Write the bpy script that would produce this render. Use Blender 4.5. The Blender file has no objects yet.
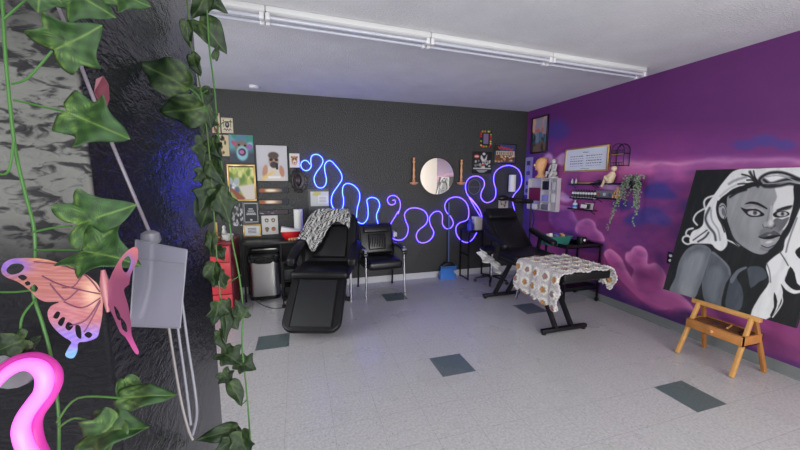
import bpy, math, random
import numpy as np
from mathutils import Vector, Matrix
random.seed(7)
S = bpy.context.scene
COL = S.collection
# ---------------------------------------------------------------- camera (solved from the room's lines)
F, YAW, PITCH, ROLL, H = 333.48, 0.2976, 0.1308, -0.0023, 1.634
D, W, C = 5.145, 3.934, 2.85          # back wall y, right wall x, ceiling z
_f = np.array([math.sin(YAW)*math.cos(PITCH), math.cos(YAW)*math.cos(PITCH), -math.sin(PITCH)])
_r = np.array([math.cos(YAW), -math.sin(YAW), 0.0]); _d = np.cross(_f, _r)
_r, _d = math.cos(ROLL)*_r+math.sin(ROLL)*_d, -math.sin(ROLL)*_r+math.cos(ROLL)*_d
EYE = np.array([0, 0, H])
cd = bpy.data.cameras.new('camera'); cam = bpy.data.objects.new('camera', cd); COL.objects.link(cam)
cd.sensor_width = 36; cd.lens = F/800*36; cd.clip_start = 0.02
m = Matrix.Identity(4)
for i in range(3):
    m[i][0], m[i][1], m[i][2] = _r[i], -_d[i], -_f[i]
m[2][3] = H
cam.matrix_world = m
S.camera = cam
# ---------------------------------------------------------------- world, light, exposure
wd = bpy.data.worlds.new('world'); S.world = wd; wd.use_nodes = True
bgn = wd.node_tree.nodes['Background']; bgn.inputs[0].default_value = (0.85, 0.9, 1, 1); bgn.inputs[1].default_value = 0.5
S.view_settings.view_transform = 'Standard'; S.view_settings.look = 'None'
S.view_settings.exposure = 0.0; S.view_settings.gamma = 1; S.view_settings.use_curve_mapping = False
S.cycles.use_denoising = True
S.cycles.max_bounces = 7; S.cycles.diffuse_bounces = 4; S.cycles.glossy_bounces = 4
S.cycles.sample_clamp_indirect = 6
def area(name, loc, target, sx, sy, power, col):
    l = bpy.data.lights.new(name, 'AREA'); l.shape = 'RECTANGLE'; l.size = sx; l.size_y = sy; l.energy = power; l.color = col
    o = bpy.data.objects.new(name, l); COL.objects.link(o); o.location = loc
    o.rotation_euler = (Vector(target)-Vector(loc)).to_track_quat('-Z', 'Y').to_euler()
    return o
area('window_daylight', (1.4, -2.02, 1.45), (1.4, 5, 1.2), 4.2, 1.9, 185, (0.97, 0.985, 1.0))
area('shopfront_daylight', (-3.3, 2.2, 1.6), (0.5, 3.0, 1.2), 2.2, 1.6, 85, (0.94, 0.97, 1.0))  # added fill light inside the room, no opening behind it
# ---------------------------------------------------------------- points from rays
def ray(px, py):
    return _f+_r*(px-400)/F+_d*(py-225)/F
def onY(px, py, Y=D):
    v = ray(px, py); return EYE+v*(Y/v[1])
def onX(px, py, X=W):
    v = ray(px, py); return EYE+v*(X/v[0])
def onZ(px, py, z=0):
    v = ray(px, py); return EYE+v*((z-H)/v[2])
def at(px, py, depth):
    return EYE+ray(px, py)*depth
def proj(P):
    q = np.asarray(P, float)-EYE; z = q@_f
    return 400+F*(q@_r)/z, 225+F*(q@_d)/z
# ---------------------------------------------------------------- materials
def lin(c):
    c = np.asarray(c, float)/255.0
    return np.where(c <= .04045, c/12.92, ((c+.055)/1.055)**2.4)
def mat(name, rgb, rough=.5, metal=0, bump=0, bscale=40, spec=.5, trans=0, emit=None, es=0, coat=0, var=0, vscale=8, sheen=0, alpha=1, bdist=.01):
    m = bpy.data.materials.new(name); m.use_nodes = True
    nt = m.node_tree; b = nt.nodes['Principled BSDF']
    col = tuple(float(x) for x in lin(rgb))
    b.inputs['Base Color'].default_value = (*col, 1)
    b.inputs['Roughness'].default_value = rough; b.inputs['Metallic'].default_value = metal
    b.inputs['Specular IOR Level'].default_value = spec
    b.inputs['Transmission Weight'].default_value = trans
    b.inputs['Coat Weight'].default_value = coat; b.inputs['Sheen Weight'].default_value = sheen
    b.inputs['Alpha'].default_value = alpha
    if emit is not None:
        b.inputs['Emission Color'].default_value = (*[float(x) for x in lin(emit)], 1); b.inputs['Emission Strength'].default_value = es
    tc = nt.nodes.new('ShaderNodeTexCoord')
    if var:
        n = nt.nodes.new('ShaderNodeTexNoise'); n.inputs['Scale'].default_value = vscale; n.inputs['Detail'].default_value = 5
        nt.links.new(tc.outputs['Object'], n.inputs['Vector'])
        r = nt.nodes.new('ShaderNodeValToRGB')
        r.color_ramp.elements[0].position = .3; r.color_ramp.elements[1].position = .7
        r.color_ramp.elements[0].color = (*[x*(1-var) for x in col], 1); r.color_ramp.elements[1].color = (*[min(1, x*(1+var)) for x in col], 1)
        nt.links.new(n.outputs['Fac'], r.inputs[0]); nt.links.new(r.outputs[0], b.inputs['Base Color'])
    if bump:
        n = nt.nodes.new('ShaderNodeTexNoise'); n.inputs['Scale'].default_value = bscale; n.inputs['Detail'].default_value = 4
        nt.links.new(tc.outputs['Object'], n.inputs['Vector'])
        bp = nt.nodes.new('ShaderNodeBump'); bp.inputs['Strength'].default_value = bump; bp.inputs['Distance'].default_value = bdist
        nt.links.new(n.outputs['Fac'], bp.inputs['Height']); nt.links.new(bp.outputs[0], b.inputs['Normal'])
    return m
def paint_mat(name, rough=.6, bump=0, bscale=200, spec=.4, gain=1.0):
    m = mat(name, (128, 128, 128), rough, 0, bump, bscale, spec)
    nt = m.node_tree; a = nt.nodes.new('ShaderNodeAttribute'); a.attribute_name = 'Col'
    nt.links.new(a.outputs['Color'], nt.nodes['Principled BSDF'].inputs['Base Color'])
    return m
K = {}
K['black_metal'] = mat('black_metal', (14, 14, 16), .4, .1)
K['black_vinyl'] = mat('black_vinyl', (15, 15, 18), .4, 0, .25, 220, .35, bdist=.002)
K['black_leather'] = mat('black_leather', (18, 18, 20), .3, 0, .3, 90, .6, bdist=.003)
K['chrome'] = mat('chrome', (215, 215, 220), .18, 1)
K['steel'] = mat('steel', (200, 198, 196), .28, 1, .05, 30)
K['black_plastic'] = mat('black_plastic', (16, 16, 18), .35)
K['liner'] = mat('liner', (20, 20, 22), .25, 0, .9, 45, bdist=.03)
K['red'] = mat('red', (206, 62, 72), .4)
K['red_dark'] = mat('red_dark', (120, 32, 42), .35)
K['white'] = mat('white', (225, 224, 226), .5)
K['white_gloss'] = mat('white_gloss', (228, 228, 232), .25)
K['paper'] = mat('paper', (232, 230, 226), .8, 0, .2, 60)
K['wood'] = mat('wood', (178, 118, 60), .5, 0, .1, 30, var=.18, vscale=12)
K['wood_lt'] = mat('wood_light', (204, 150, 84), .5, 0, .1, 30, var=.12, vscale=14)
K['wood_candle'] = mat('wood_candle', (226, 160, 106), .45, var=.15, vscale=20)
K['gold'] = mat('gold', (214, 178, 110), .35, .6)
K['skin'] = mat('mannequin_vinyl', (236, 178, 120), .45)
K['stone'] = mat('plaster_white', (205, 205, 198), .7)
K['teal'] = mat('teal_plastic', (60, 130, 118), .4)
K['blue'] = mat('blue_plastic', (70, 130, 210), .4)
K['blue_dk'] = mat('blue_dark', (60, 60, 200), .4)
K['lampwhite'] = mat('lamp_enamel', (214, 214, 214), .35)
K['tubeglass'] = mat('tube_glass', (196, 198, 210), .15, 0, coat=.6)
K['stem'] = mat('stem', (62, 108, 46), .5)
K['stem_dk'] = mat('stem_dark', (70, 96, 48), .5)
K['grey'] = mat('grey_plastic', (120, 122, 126), .5)
K['dkgrey'] = mat('dark_grey', (52, 54, 56), .35)
K['paint'] = paint_mat('printed_paper', .55)
K['canvas'] = paint_mat('painted_canvas', .6, .12, 500)
K['cloth'] = paint_mat('printed_cloth', .9, .4, 160)
K['crochet'] = paint_mat('crochet_yarn', .95, .6, 110)
K['glass'] = mat('clear_glass', (250, 250, 250), .05, trans=1)
K['clear'] = mat('clear_plastic', (188, 188, 206), .3, trans=.5, alpha=.45)
K['clear_edge'] = mat('clear_plastic_edge', (150, 150, 160), .35, trans=.3, alpha=.6)
K['mirror'] = mat('mirror_glass', (245, 240, 235), .02, 1)
K['neon_blue'] = mat('neon_blue', (70, 80, 255), .4, emit=(40, 60, 255), es=24)
K['neon_purple'] = mat('neon_purple', (140, 110, 255), .4, emit=(84, 62, 250), es=7.5)
K['neon_pink'] = mat('neon_pink', (255, 120, 250), .4, emit=(240, 84, 225), es=1.15)
K['neon_shell'] = mat('neon_pink_shell', (190, 60, 150), .4, emit=(215, 40, 170), es=.3)
# ---------------------------------------------------------------- mesh builder
class M:
    def __init__(s): s.v = []; s.f = []; s.T = None
    def add(s, v, f):
        n = len(s.v)
        if s.T is not None: v = [tuple(s.T @ Vector(tuple(x))) for x in v]
        s.v += [tuple(float(c) for c in x) for x in v]; s.f += [tuple(i+n for i in q) for q in f]; return s
    def box(s, c, sz, R=None):
        vs = []
        for x in (-.5, .5):
            for y in (-.5, .5):
                for z in (-.5, .5):
                    p = Vector((x*sz[0], y*sz[1], z*sz[2]))
                    if R is not None: p = R @ p
                    vs.append(Vector(c)+p)
        return s.add(vs, [(0, 1, 3, 2), (4, 6, 7, 5), (0, 4, 5, 1), (2, 3, 7, 6), (0, 2, 6, 4), (1, 5, 7, 3)])
    def bb(s, x0, x1, y0, y1, z0, z1):
        return s.box(((x0+x1)/2, (y0+y1)/2, (z0+z1)/2), (x1-x0, y1-y0, z1-z0))
    def bar(s, a, b, w, h, up=(0, 0, 1)):
        a, b = Vector(a), Vector(b); d = (b-a); L = d.length; d.normalize()
        x = d.cross(Vector(up))
        if x.length < 1e-4: x = d.cross(Vector((1, 0, 0)))
        x.normalize(); y = x.cross(d)
        R = Matrix((x, d, y)).transposed()
        return s.box((a+b)/2, (w, L, h), R)
    def tube(s, pts, r, n=8, closed=False):
        P = [Vector(tuple(p)) for p in pts]; k = len(P)
        rr = r if isinstance(r, (list, tuple)) else [r]*k
        vs = []; prev = None
        for i in range(k):
            if closed: t = P[(i+1) % k]-P[i-1]
            else: t = P[min(i+1, k-1)]-P[max(i-1, 0)]
            t.normalize()
            if prev is None:
                a = t.cross(Vector((0, 0, 1)))
                if a.length < .1: a = t.cross(Vector((1, 0, 0)))
            else: a = prev-t*prev.dot(t)
            a.normalize(); prev = a; b = t.cross(a)
            for j in range(n):
                th = 2*math.pi*j/n; vs.append(P[i]+(a*math.cos(th)+b*math.sin(th))*rr[i])
        fs = []
        for i in range(k if closed else k-1):
            for j in range(n):
                i2 = (i+1) % k; fs.append((i*n+j, i*n+(j+1) % n, i2*n+(j+1) % n, i2*n+j))
        if not closed: fs += [tuple(range(n))[::-1], tuple((k-1)*n+j for j in range(n))]
        return s.add(vs, fs)
    def lathe(s, prof, n=20, c=(0, 0, 0), ax='z', sx=1, sy=1):
        vs = []; k = len(prof)
        for r, z in prof:
            for j in range(n):
                th = 2*math.pi*j/n; x, y = r*math.cos(th)*sx, r*math.sin(th)*sy
                p = (x, y, z) if ax == 'z' else ((x, z, y) if ax == 'y' else (z, x, y))
                vs.append(Vector(c)+Vector(p))
        fs = [(i*n+j, i*n+(j+1) % n, (i+1)*n+(j+1) % n, (i+1)*n+j) for i in range(k-1) for j in range(n)]
        fs += [tuple(range(n))[::-1], tuple((k-1)*n+j for j in range(n))]
        return s.add(vs, fs)
    def ell(s, c, r, n=16, k=10, R=None):
        vs = []; c = Vector(c)
        for i in range(k+1):
            ph = math.pi*i/k
            for j in range(n):
                th = 2*math.pi*j/n
                p = Vector((r[0]*math.sin(ph)*math.cos(th), r[1]*math.sin(ph)*math.sin(th), r[2]*math.cos(ph)))
                if R is not None: p = R @ p
                vs.append(c+p)
        return s.add(vs, [(i*n+j, (i+1)*n+j, (i+1)*n+(j+1) % n, i*n+(j+1) % n) for i in range(k) for j in range(n)])
    def rings(s, rings, cap=True):
        n = len(rings[0]); vs = [p for r in rings for p in r]
        fs = [(i*n+j, i*n+(j+1) % n, (i+1)*n+(j+1) % n, (i+1)*n+j) for i in range(len(rings)-1) for j in range(n)]
        if cap: fs += [tuple(range(n))[::-1], tuple((len(rings)-1)*n+j for j in range(n))]
        return s.add(vs, fs)
    def prism(s, poly, fn, t0, t1):
        n = len(poly); vs = [fn(p[0], p[1], t0) for p in poly]+[fn(p[0], p[1], t1) for p in poly]
        fs = [tuple(range(n))[::-1], tuple(range(n, 2*n))]+[(i, (i+1) % n, n+(i+1) % n, n+i) for i in range(n)]
        return s.add(vs, fs)
    def build(s, name, material, parent=None, bevel=0, sub=0, smooth=None, seg=2, colors=None, solid=0):
        me = bpy.data.meshes.new(name); me.from_pydata(s.v, [], s.f); me.update()
        import bmesh
        b = bmesh.new(); b.from_mesh(me)
        if colors is None: bmesh.ops.remove_doubles(b, verts=b.verts, dist=1e-6)
        bmesh.ops.recalc_face_normals(b, faces=b.faces); b.to_mesh(me); b.free()
        if colors is not None:
            a = me.color_attributes.new('Col', 'FLOAT_COLOR', 'POINT')
            cc = np.ones((len(s.v), 4), np.float32); cc[:, :3] = colors; a.data.foreach_set('color', cc.ravel())
        o = bpy.data.objects.new(name, me); COL.objects.link(o)
        me.materials.append(material)
        if parent is not None: o.parent = parent
        if solid:
            q = o.modifiers.new('s', 'SOLIDIFY'); q.thickness = solid; q.offset = 0
        if bevel:
            q = o.modifiers.new('b', 'BEVEL'); q.width = bevel; q.segments = seg; q.limit_method = 'ANGLE'
        if sub:
            q = o.modifiers.new('u', 'SUBSURF'); q.levels = sub; q.render_levels = sub
        if smooth is None: smooth = bool(bevel or sub)
        if smooth:
            me.polygons.foreach_set('use_smooth', [True]*len(me.polygons))
            if bevel and not sub:
                pass
            elif not sub:
                try:
                    me.set_sharp_from_angle(angle=math.radians(40))
                except Exception: pass
        return o
def thing(name, label, cat, loc=(0, 0, 0), rz=0, group=None):
    o = bpy.data.objects.new(name, None); COL.objects.link(o); o.location = tuple(float(x) for x in loc); o.rotation_euler = (0, 0, rz)
    o['label'] = label; o['category'] = cat
    if group: o['group'] = group
    return o
def tag(o, label, cat, group=None):
    o['label'] = label; o['category'] = cat
    if group: o['group'] = group
    return o
def struct(o): o['kind'] = 'structure'; return o
def dup(root, loc, rz=None, label=None, group=None):
    r = root.copy(); COL.objects.link(r); r.location = tuple(float(x) for x in loc)
    if rz is not None: r.rotation_euler = (0, 0, rz)
    if label: r['label'] = label
    if group: r['group'] = group
    for ch in list(root.children):
        c = ch.copy(); COL.objects.link(c); c.parent = r
        for g in ch.children:
            d2 = g.copy(); COL.objects.link(d2); d2.parent = c
    return r
def cr(pts, n=6, closed=False):
    P = [np.array(p, float) for p in pts]; k = len(P); out = []
    for i in range(k if closed else k-1):
        if closed: a, b, c, d = P[i-1], P[i], P[(i+1) % k], P[(i+2) % k]
        else: a, b, c, d = P[max(i-1, 0)], P[i], P[i+1], P[min(i+2, k-1)]
        for j in range(n):
            t = j/n; out.append(.5*((2*b)+(-a+c)*t+(2*a-5*b+4*c-d)*t*t+(-a+3*b-3*c+d)*t**3))
    if not closed: out.append(P[-1])
    return out
# ---------------------------------------------------------------- painting on a vertex grid
class Paint:
    def __init__(s, x, y, base): s.x = x; s.y = y; s.c = np.zeros((len(x), 3))+np.asarray(base, float)
    def mix(s, m, col): s.c = s.c*(1-m[:, None])+np.asarray(col, float)*m[:, None]; return s
    def ell(s, cx, cy, rx, ry, col, rot=0, soft=.15, op=1):
        dx, dy = s.x-cx, s.y-cy; a = math.radians(rot); u = dx*math.cos(a)+dy*math.sin(a); v = -dx*math.sin(a)+dy*math.cos(a)
        d = np.sqrt((u/rx)**2+(v/ry)**2); return s.mix(np.clip((1+soft-d)/(2*soft), 0, 1)*op, col)
    def inside(s, pts):
        m = np.zeros(len(s.x), bool); n = len(pts)
        for i in range(n):
            x1, y1 = pts[i]; x2, y2 = pts[(i+1) % n]
            if y1 == y2: continue
            c = ((y1 > s.y) != (y2 > s.y)) & (s.x < (x2-x1)*(s.y-y1)/(y2-y1)+x1); m ^= c
        return m
    def dist(s, pts, closed=False):
        d = np.full(len(s.x), 1e9); n = len(pts)
        for i in range(n if closed else n-1):
            x1, y1 = pts[i]; x2, y2 = pts[(i+1) % n]; ex, ey = x2-x1, y2-y1; L = ex*ex+ey*ey+1e-12
            t = np.clip(((s.x-x1)*ex+(s.y-y1)*ey)/L, 0, 1); d = np.minimum(d, np.hypot(s.x-x1-t*ex, s.y-y1-t*ey))
        return d
    def poly(s, pts, col, soft=0, smooth=0, op=1):
        if smooth: pts = [tuple(p) for p in cr(pts, smooth, True)]
        m = s.inside(pts).astype(float)
        if soft: sd = s.dist(pts, True)*np.where(m > .5, 1, -1); m = np.clip(.5+sd/(2*soft), 0, 1)
        return s.mix(m*op, col)
    def line(s, pts, w, col, smooth=4, soft=.35, op=1):
        if smooth and len(pts) > 2: pts = [tuple(p) for p in cr(pts, smooth)]
        d = s.dist(pts); return s.mix(np.clip((w/2+soft*w-d)/(2*soft*w+1e-9), 0, 1)*op, col)
    def rect(s, x0, y0, x1, y1, col): return s.mix(((s.x >= x0) & (s.x <= x1) & (s.y >= y0) & (s.y <= y1)).astype(float), col)
def vnoise(x, y, seed=0):
    r = np.random.RandomState(seed); t = r.rand(64, 64); xi = np.floor(x).astype(int); yi = np.floor(y).astype(int); fx = x-xi; fy = y-yi
    fx = fx*fx*(3-2*fx); fy = fy*fy*(3-2*fy); g = lambda a, b: t[a % 64, b % 64]
    return (g(xi, yi)*(1-fx)+g(xi+1, yi)*fx)*(1-fy)+(g(xi, yi+1)*(1-fx)+g(xi+1, yi+1)*fx)*fy
def fbm(x, y, seed=0, o=4):
    return sum(vnoise(x*2**k, y*2**k, seed+k)/2**(k+1) for k in range(o))/(1-.5**o)
def sheet(name, parent, O, U, V, T, nx, ny, fn, m, edge=(30, 30, 30)):
    """a board: painted front O + uU + vV (v down), thickness vector T away from the viewer"""
    O, U, V, T = [np.array(a, float) for a in (O, U, V, T)]
    u, v = np.meshgrid(np.linspace(0, 1, nx+1), np.linspace(0, 1, ny+1)); u = u.ravel(); v = v.ravel()
    P = O+u[:, None]*U+v[:, None]*V
    cols = lin(np.clip(fn(u, v, P), 0, 255))
    b = M(); b.v = [tuple(p) for p in P]; n1 = nx+1
    b.f = [(j*n1+i, (j+1)*n1+i, (j+1)*n1+i+1, j*n1+i+1) for j in range(ny) for i in range(nx)]
    k = len(b.v); b.v += [tuple(O+T), tuple(O+U+T), tuple(O+U+V+T), tuple(O+V+T)]
    e0 = len(b.v)
    b.f.append((k, k+1, k+2, k+3))
    top = list(range(n1)); bot = [ny*n1+i for i in range(n1)]; lf = [j*n1 for j in range(ny+1)]; rt = [j*n1+nx for j in range(ny+1)]
    cs = [cols, np.tile(lin(edge), (4, 1))]
    for e, (a, c) in ((top, (0, 1)), (rt, (1, 2)), (bot[::-1], (2, 3)), (lf[::-1], (3, 0))):
        s0 = len(b.v); b.v += [b.v[i] for i in e]+[b.v[k+a], b.v[k+c]]; L = len(e)
        b.f.append(tuple(s0+i for i in range(L))+(s0+L+1, s0+L)); cs.append(np.tile(lin(edge), (L+2, 1)))
    return b.build(name, m, parent, colors=np.vstack(cs))
def pic(name, parent, w, h, fn, y=0, t=.004, z0=0, nx=30, ny=30, m=None, x0=0, edge=(30, 30, 30)):
    def g(u, v, P):
        p = Paint(u, v, (0, 0, 0)); fn(p); return p.c
    return sheet(name, parent, (x0-w/2, y, z0+h), (w, 0, 0), (0, 0, -h), (0, t, 0), nx, ny, g, m or K['paint'], edge)
def frame_mesh(w, h, bw, d, y=0):
    """rectangular moulding, bottom at z 0, wall side at y, front at y-d"""
    b = M()
    b.bb(-w/2, w/2, y-d, y, h-bw, h); b.bb(-w/2, w/2, y-d, y, 0, bw)
    b.bb(-w/2, -w/2+bw, y-d, y, bw, h-bw); b.bb(w/2-bw, w/2, y-d, y, bw, h-bw)
    return b
def wall_place(x0, y0, x1, y1, wall):
    """px box (left, top, right, bottom) on a wall -> (location of the bottom centre, rotation, width, height)"""
    g = onY if wall == 'back' else onX
    ym = (y0+y1)/2; a = g(x0, ym); b = g(x1, ym); w = np.linalg.norm((a-b)[:2]); c = (a+b)/2
    xm = (x0+x1)/2; zt, zb = g(xm, y0)[2], g(xm, y1)[2]
    if wall == 'back': return (c[0], D, zb), 0, w, zt-zb
    return (W, c[1], zb), -math.pi/2, w, zt-zb
# ================================================================ THE SETTING
YR, XL = -2.0, -4.2
# floor: tile grid 0.3125 x 0.309 m, seams and speckle in the material, slate tiles as faces of their own
TX, TY, TPX, TPY = 1.1156, 2.704, .3125, .309
def floor_mat(name, rgb, dark):
    m = mat(name, rgb, .3, 0, 0, spec=.5); nt = m.node_tree; L = nt.links; N = nt.nodes.new; b = nt.nodes['Principled BSDF']
    tc = N('ShaderNodeTexCoord'); sep = N('ShaderNodeSeparateXYZ'); L.new(tc.outputs['Object'], sep.inputs[0])
    def M_(op, a, c=None, d=None):
        n = N('ShaderNodeMath'); n.operation = op
        for i, q in enumerate((a, c, d)):
            if q is None: continue
            if isinstance(q, (int, float)): n.inputs[i].default_value = q
            else: L.new(q, n.inputs[i])
        return n.outputs[0]
    def seam(o, off, p):
        f = M_('FRACT', M_('DIVIDE', M_('SUBTRACT', o, off-40*p), p)); e = M_('MINIMUM', f, M_('SUBTRACT', 1.0, f))
        return M_('LESS_THAN', e, .0035)
    s = M_('MAXIMUM', seam(sep.outputs[0], TX, TPX), seam(sep.outputs[1], TY, TPY))
    n1 = N('ShaderNodeTexNoise'); n1.inputs['Scale'].default_value = 60; n1.inputs['Detail'].default_value = 4; L.new(tc.outputs['Object'], n1.inputs['Vector'])
    n2 = N('ShaderNodeTexNoise'); n2.inputs['Scale'].default_value = 1.3; n2.inputs['Detail'].default_value = 6; L.new(tc.outputs['Object'], n2.inputs['Vector'])
    v = N('ShaderNodeTexVoronoi'); v.inputs['Scale'].default_value = 26; L.new(tc.outputs['Object'], v.inputs['Vector'])
    spk = M_('MULTIPLY', M_('LESS_THAN', v.outputs['Distance'], .13), M_('GREATER_THAN', n1.outputs['Fac'], .5))
    c = lin(rgb)
    r = N('ShaderNodeValToRGB'); L.new(n1.outputs['Fac'], r.inputs[0])
    r.color_ramp.elements[0].position = .35; r.color_ramp.elements[1].position = .65
    r.color_ramp.elements[0].color = (*[x*.84 for x in c], 1); r.color_ramp.elements[1].color = (*[min(1, x*1.1) for x in c], 1)
    def mix(f, a, col, k=1.0):
        x = N('ShaderNodeMix'); x.data_type = 'RGBA'; L.new(M_('MULTIPLY', f, k), x.inputs[0]); L.new(a, x.inputs[6]); x.inputs[7].default_value = (*[float(q) for q in lin(col)], 1); return x.outputs[2]
    o = mix(spk, r.outputs[0], dark, .6); o = mix(M_('GREATER_THAN', n2.outputs['Fac'], .6), o, (150, 145, 142), .12)
    o = mix(s, o, (92, 90, 92), .5); L.new(o, b.inputs['Base Color'])
    rr = M_('ADD', M_('MULTIPLY', n2.outputs['Fac'], .25), .17); L.new(rr, b.inputs['Roughness'])
    bp = N('ShaderNodeBump'); bp.inputs['Strength'].default_value = .12; bp.inputs['Distance'].default_value = .004; L.new(n1.outputs['Fac'], bp.inputs['Height']); L.new(bp.outputs[0], b.inputs['Normal'])
    return m
K['tile'] = floor_mat('vinyl_tile', (190, 188, 188), (96, 88, 84)); K['slate'] = floor_mat('slate_tile', (92, 106, 108), (60, 70, 72))
green = {(0, 0), (5, -3), (-5, 3), (0, 6), (5, 3)}
i0, i1, j0, j1 = -18, 10, -14, 8
xs = [XL]+[TX+i*TPX for i in range(i0, i1) if XL < TX+i*TPX < W]+[W]
ys = [YR]+[TY+j*TPY for j in range(j0-6, j1+2) if YR < TY+j*TPY < D]+[D]
b = M(); gf = []
for a in range(len(xs)-1):
    for c in range(len(ys)-1):
        x, y = (xs[a]+xs[a+1])/2, (ys[c]+ys[c+1])/2
        b.add([(xs[a], ys[c], 0), (xs[a+1], ys[c], 0), (xs[a+1], ys[c+1], 0), (xs[a], ys[c+1], 0)], [(0, 1, 2, 3)])
        gf.append((math.floor((x-TX)/TPX), math.floor((y-TY)/TPY)+1) in green)
me = bpy.data.meshes.new('floor'); me.from_pydata(b.v, [], b.f); me.materials.append(K['tile']); me.materials.append(K['slate'])
me.polygons.foreach_set('material_index', [1 if g else 0 for g in gf])
fl = bpy.data.objects.new('floor', me); COL.objects.link(fl); struct(fl)
sb = M().bb(XL-.1, W+.1, YR-.1, D+.1, -.12, -.002).build('floor_slab', K['dkgrey']); struct(sb)
# ceiling (sprayed texture)
K['ceil'] = mat('sprayed_ceiling', (212, 212, 214), .9, 0, .55, 75, .2, var=.05, vscale=3, bdist=.01)
struct(M().bb(XL-.1, W+.1, YR-.1, D+.1, C, C+.1).build('ceiling', K['ceil']))
# charcoal back wall with orange-peel texture
K['charcoal'] = mat('charcoal_paint', (46, 47, 45), .36, 0, .9, 70, .6, var=.06, vscale=4, bdist=.012)
struct(M().bb(XL-.1, W+.12, D, D+.12, 0, C).build('wall_back', K['charcoal']))
K['cream'] = mat('cream_paint', (222, 212, 200), .7, 0, .2, 60)
struct(M().bb(XL-.12, XL, YR-.1, D+.1, 0, C).build('wall_left', K['cream']))
# rear wall with its shop window opening
b = M(); b.bb(XL-.1, W+.12, YR-.12, YR, 0, .5); b.bb(XL-.1, W+.12, YR-.12, YR, 2.4, C); b.bb(XL-.1, -.7, YR-.12, YR, .5, 2.4); b.bb(3.5, W+.12, YR-.12, YR, .5, 2.4)
struct(b.build('wall_rear', K['cream']))
wn = bpy.data.objects.new('window_1', None); COL.objects.link(wn); wn.location = (1.4, YR-.06, .5); struct(wn)
b = M(); b.bb(-2.1, 2.1, -.03, .03, 0, .06); b.bb(-2.1, 2.1, -.03, .03, 1.84, 1.9)
for x in (-2.1, -.72, .66, 2.04): b.bb(x, x+.06, -.03, .03, .06, 1.84)
b.build('window_frame', K['white'], wn)
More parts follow.
